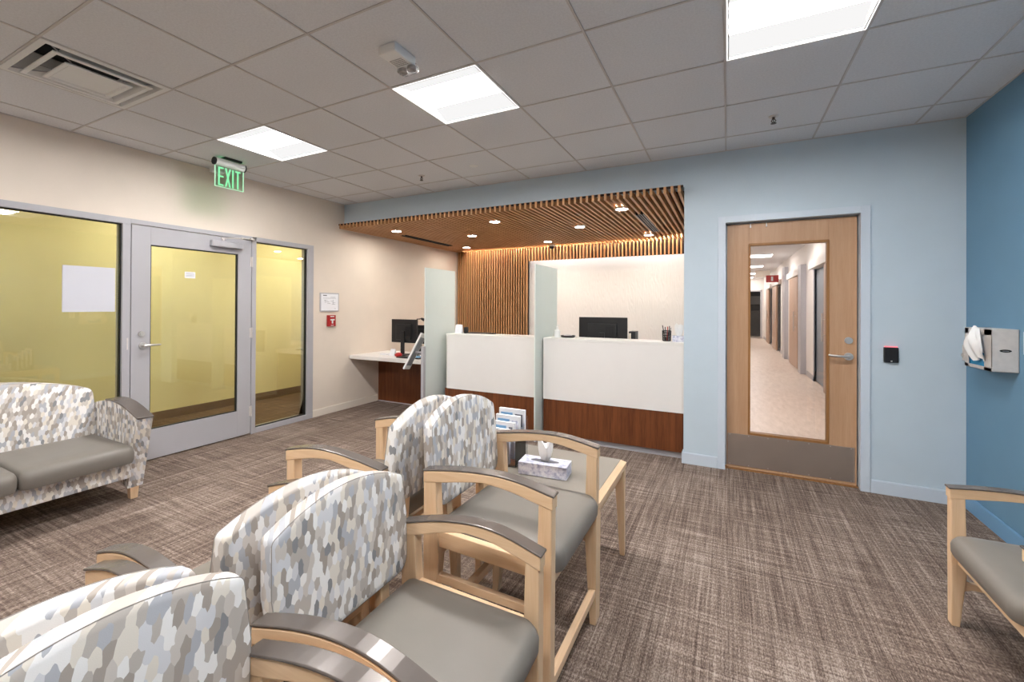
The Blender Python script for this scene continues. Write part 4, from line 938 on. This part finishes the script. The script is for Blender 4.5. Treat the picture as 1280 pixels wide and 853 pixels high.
# ------------------------------------------------------------------ side table
e = empty('side_table', (-0.82, 2.245, 0), 'square maple side table with taupe top at the end of the chair row', 'table')
tx0, tx1, ty0, ty1, tz = -1.14, -0.50, 1.957, 2.55, 0.533
def frame_top(mb, x0, x1, y0, y1, w, z0, z1):
    mb.box(x0, x1, y0, y0+w, z0, z1); mb.box(x0, x1, y1-w, y1, z0, z1); mb.box(x0, x0+w, y0+w, y1-w, z0, z1); mb.box(x1-w, x1, y0+w, y1-w, z0, z1)
m = MB()
# bevelled edge band
def sqr(x0, x1, y0, y1, z): return [(x0, y0, z), (x1, y0, z), (x1, y1, z), (x0, y1, z)]
m.rings([sqr(tx0+0.028, tx1-0.028, ty0+0.028, ty1-0.028, tz), sqr(tx0, tx1, ty0, ty1, tz-0.018), sqr(tx0, tx1, ty0, ty1, tz-0.045), sqr(tx0+0.03, tx1-0.03, ty0+0.03, ty1-0.03, tz-0.045)], False, True)
m.build('edge_band', 'mapley', e, world=True)
B(tx0+0.026, tx1-0.026, ty0+0.026, ty1-0.026, tz-0.02, tz+0.0005).build('table_top', 'tabletop', e, world=True)
m = MB(); frame_top(m, tx0+0.015, tx1-0.015, ty0+0.015, ty1-0.015, 0.02, tz-0.085, tz-0.045); m.build('apron', 'mapley', e, world=True)
for sx, x in ((-1, tx0+0.004), (1, tx1-0.004)):
    for sy, y in ((-1, ty0+0.002), (1, ty1-0.002)):
        w0, w1 = 0.026, 0.055
        m = MB(); m.rings([[(x, y, 0), (x-sx*w0, y, 0), (x-sx*w0, y-sy*w0, 0), (x, y-sy*w0, 0)], [(x, y, tz-0.045), (x-sx*w1, y, tz-0.045), (x-sx*w1, y-sy*w1*0.75, tz-0.045), (x, y-sy*w1*0.75, tz-0.045)]])
        m.build('leg', 'maple', e, world=True, bevel=0.003)
TT = tz+0.0005
tissue_box(-0.825, 2.13, TT, 0.25, 0.118, 0.062, 0.10, 'white and lilac tissue carton on the taupe side table', 1)
# acrylic brochure holder with stacked pockets
bx, by = -1.075, 2.20
e = empty('brochure_holder', (bx, by, TT), 'clear acrylic tiered brochure holder on the side table corner', 'brochure holder')
m = MB()
for i in range(4):
    yy = by-0.075+i*0.040; hh = 0.16+i*0.030
    m.box(bx-0.085, bx+0.085, yy, yy+0.0025, TT+0.004+i*0.020, TT+0.004+hh*0.80)
m.box(bx-0.087, bx-0.0845, by-0.075, by+0.085, TT, TT+0.14); m.box(bx+0.0845, bx+0.087, by-0.075, by+0.085, TT, TT+0.14)
m.box(bx-0.087, bx+0.087, by-0.075, by+0.085, TT, TT+0.003)
m.box(bx-0.087, bx+0.087, by+0.083, by+0.086, TT, TT+0.24)
m.build('acrylic_tiers', 'acrylic', e, world=True)
lbl = ['lowest brochure in the front pocket of the acrylic holder', 'second brochure from the front in the acrylic holder', 'third brochure up in the acrylic holder', 'tallest brochure with blue picture at the back of the acrylic holder']
for i in range(4):
    yy = by-0.066+i*0.040; z0 = TT+0.006+i*0.020; ob = empty('brochure', (bx, yy, z0), lbl[i], 'brochure', 'brochures in the acrylic holder')
    hh = 0.185+0.008*i; x0, x1 = bx-0.078, bx+0.080-0.012*(3-i)
    B(x0, x1, yy, yy+0.018, z0, z0+hh).build('pages', 'paper', ob, world=True)
    m = MB(); m.box(x0+0.012, x0+0.085, yy-0.0006, yy, z0+hh*0.55, z0+hh*0.90); m.build('picture', 'inkblue', ob, world=True)
    m = MB()
    for k in range(5): m.box(x0+0.012, x1-0.02-0.01*(k % 2), yy-0.0006, yy, z0+hh*0.08+k*0.014, z0+hh*0.08+k*0.014+0.003)
    m.box(x0+0.10, x1-0.012, yy-0.0006, yy, z0+hh*0.55, z0+hh*0.88)
    m.build('print', 'ink' if i % 2 else 'carton', ob, world=True)

# ------------------------------------------------------------------ upholstered two seat sofa on the left
SCX, SCY = -4.0, 0.985
e = empty('sofa', (SCX, SCY, 0), 'two-seat patterned sofa with grey seat cushions in front of the large left window', 'sofa')
HW = 0.665                          # half width to the outside of the arms
def sx(x): return x-SCX
for s in (-1, 1):
    yi, yo = s*(HW-0.095), s*HW
    prof = [(sx(-3.735), 0.085), (sx(-3.60), 0.585)]
    capc = []
    for k in range(13):
        t = k/12; x = -3.60-0.62*t; z = 0.588+0.090*math.sin(PI*0.5*min(1, t/0.62))-(0.03*((t-0.62)/0.38)**2 if t > 0.62 else 0); capc.append((sx(x), z))
    prof += capc[0:]; prof += [(sx(-4.36), 0.60), (sx(-4.34), 0.13), (sx(-4.1), 0.155), (sx(-3.85), 0.125)]
    a_ = MB().prism(prof, 'y', yi, yo).build('arm', 'fabric', e, bevel=0.010, seg=3)
    cp = capc[0:10]; up = [(x+(0.006 if i == 0 else 0), z+0.014) for i, (x, z) in enumerate(cp)]
    MB().prism(up+[(x+(0.006 if i == 0 else 0), z-0.0005) for i, (x, z) in enumerate(cp)][::-1], 'y', yi-s*0.004, yo+s*0.004).build('arm_cap', 'cap', a_, bevel=0.005, seg=3)
    for xx in (-3.765, -4.30):
        yl = s*(HW-0.048)
        MB().rings([[(sx(xx)-0.020, yl-0.022, 0), (sx(xx)+0.020, yl-0.022, 0), (sx(xx)+0.020, yl+0.022, 0), (sx(xx)-0.020, yl+0.022, 0)],
                    [(sx(xx)-0.028, yl-0.030, 0.13), (sx(xx)+0.028, yl-0.030, 0.13), (sx(xx)+0.028, yl+0.030, 0.13), (sx(xx)-0.028, yl+0.030, 0.13)]]).build('leg', 'maple', e, bevel=0.003)
MB().box(sx(-4.30), sx(-3.675), -(HW-0.095), HW-0.095, 0.175, 0.295).build('apron', 'fabric', e, bevel=0.010, seg=3)
for s in (-1, 1):
    c = seat_mesh(sx(-4.20), sx(-3.60), 0.284, 0.418, 0.125, 0.045); c.v = [(p[0], p[1]+s*0.286, p[2]) for p in c.v]
    c.build('seat_cushion', 'vinyl', e, smooth=True)
body, seam = pad_mesh(arc_outline(2*(HW-0.10), 0.30, 0.765, 0.850, n=24, rt=0.06, wb=2*(HW-0.10)), sx(-4.34), sx(-4.19), 0.40, 0.16, 0.03)
b = body.build('backrest', 'fabric', e, smooth=True); seam.build('welt', 'fabricseam', b, smooth=True)

# ------------------------------------------------------------------ world and colour
w = bpy.data.worlds.new('world'); bpy.context.scene.world = w; w.use_nodes = True
w.node_tree.nodes['Background'].inputs[0].default_value = (0.8, 0.85, 0.95, 1); w.node_tree.nodes['Background'].inputs[1].default_value = 0.05
scn = bpy.context.scene
scn.view_settings.view_transform = 'Standard'; scn.view_settings.look = 'None'; scn.view_settings.gamma = 1; scn.view_settings.exposure = 0.42
scn.view_settings.use_curve_mapping = False
try:
    scn.cycles.use_denoising = True; scn.cycles.max_bounces = 10; scn.cycles.diffuse_bounces = 5; scn.cycles.transparent_max_bounces = 40
    scn.cycles.sample_clamp_indirect = 6
except Exception: pass
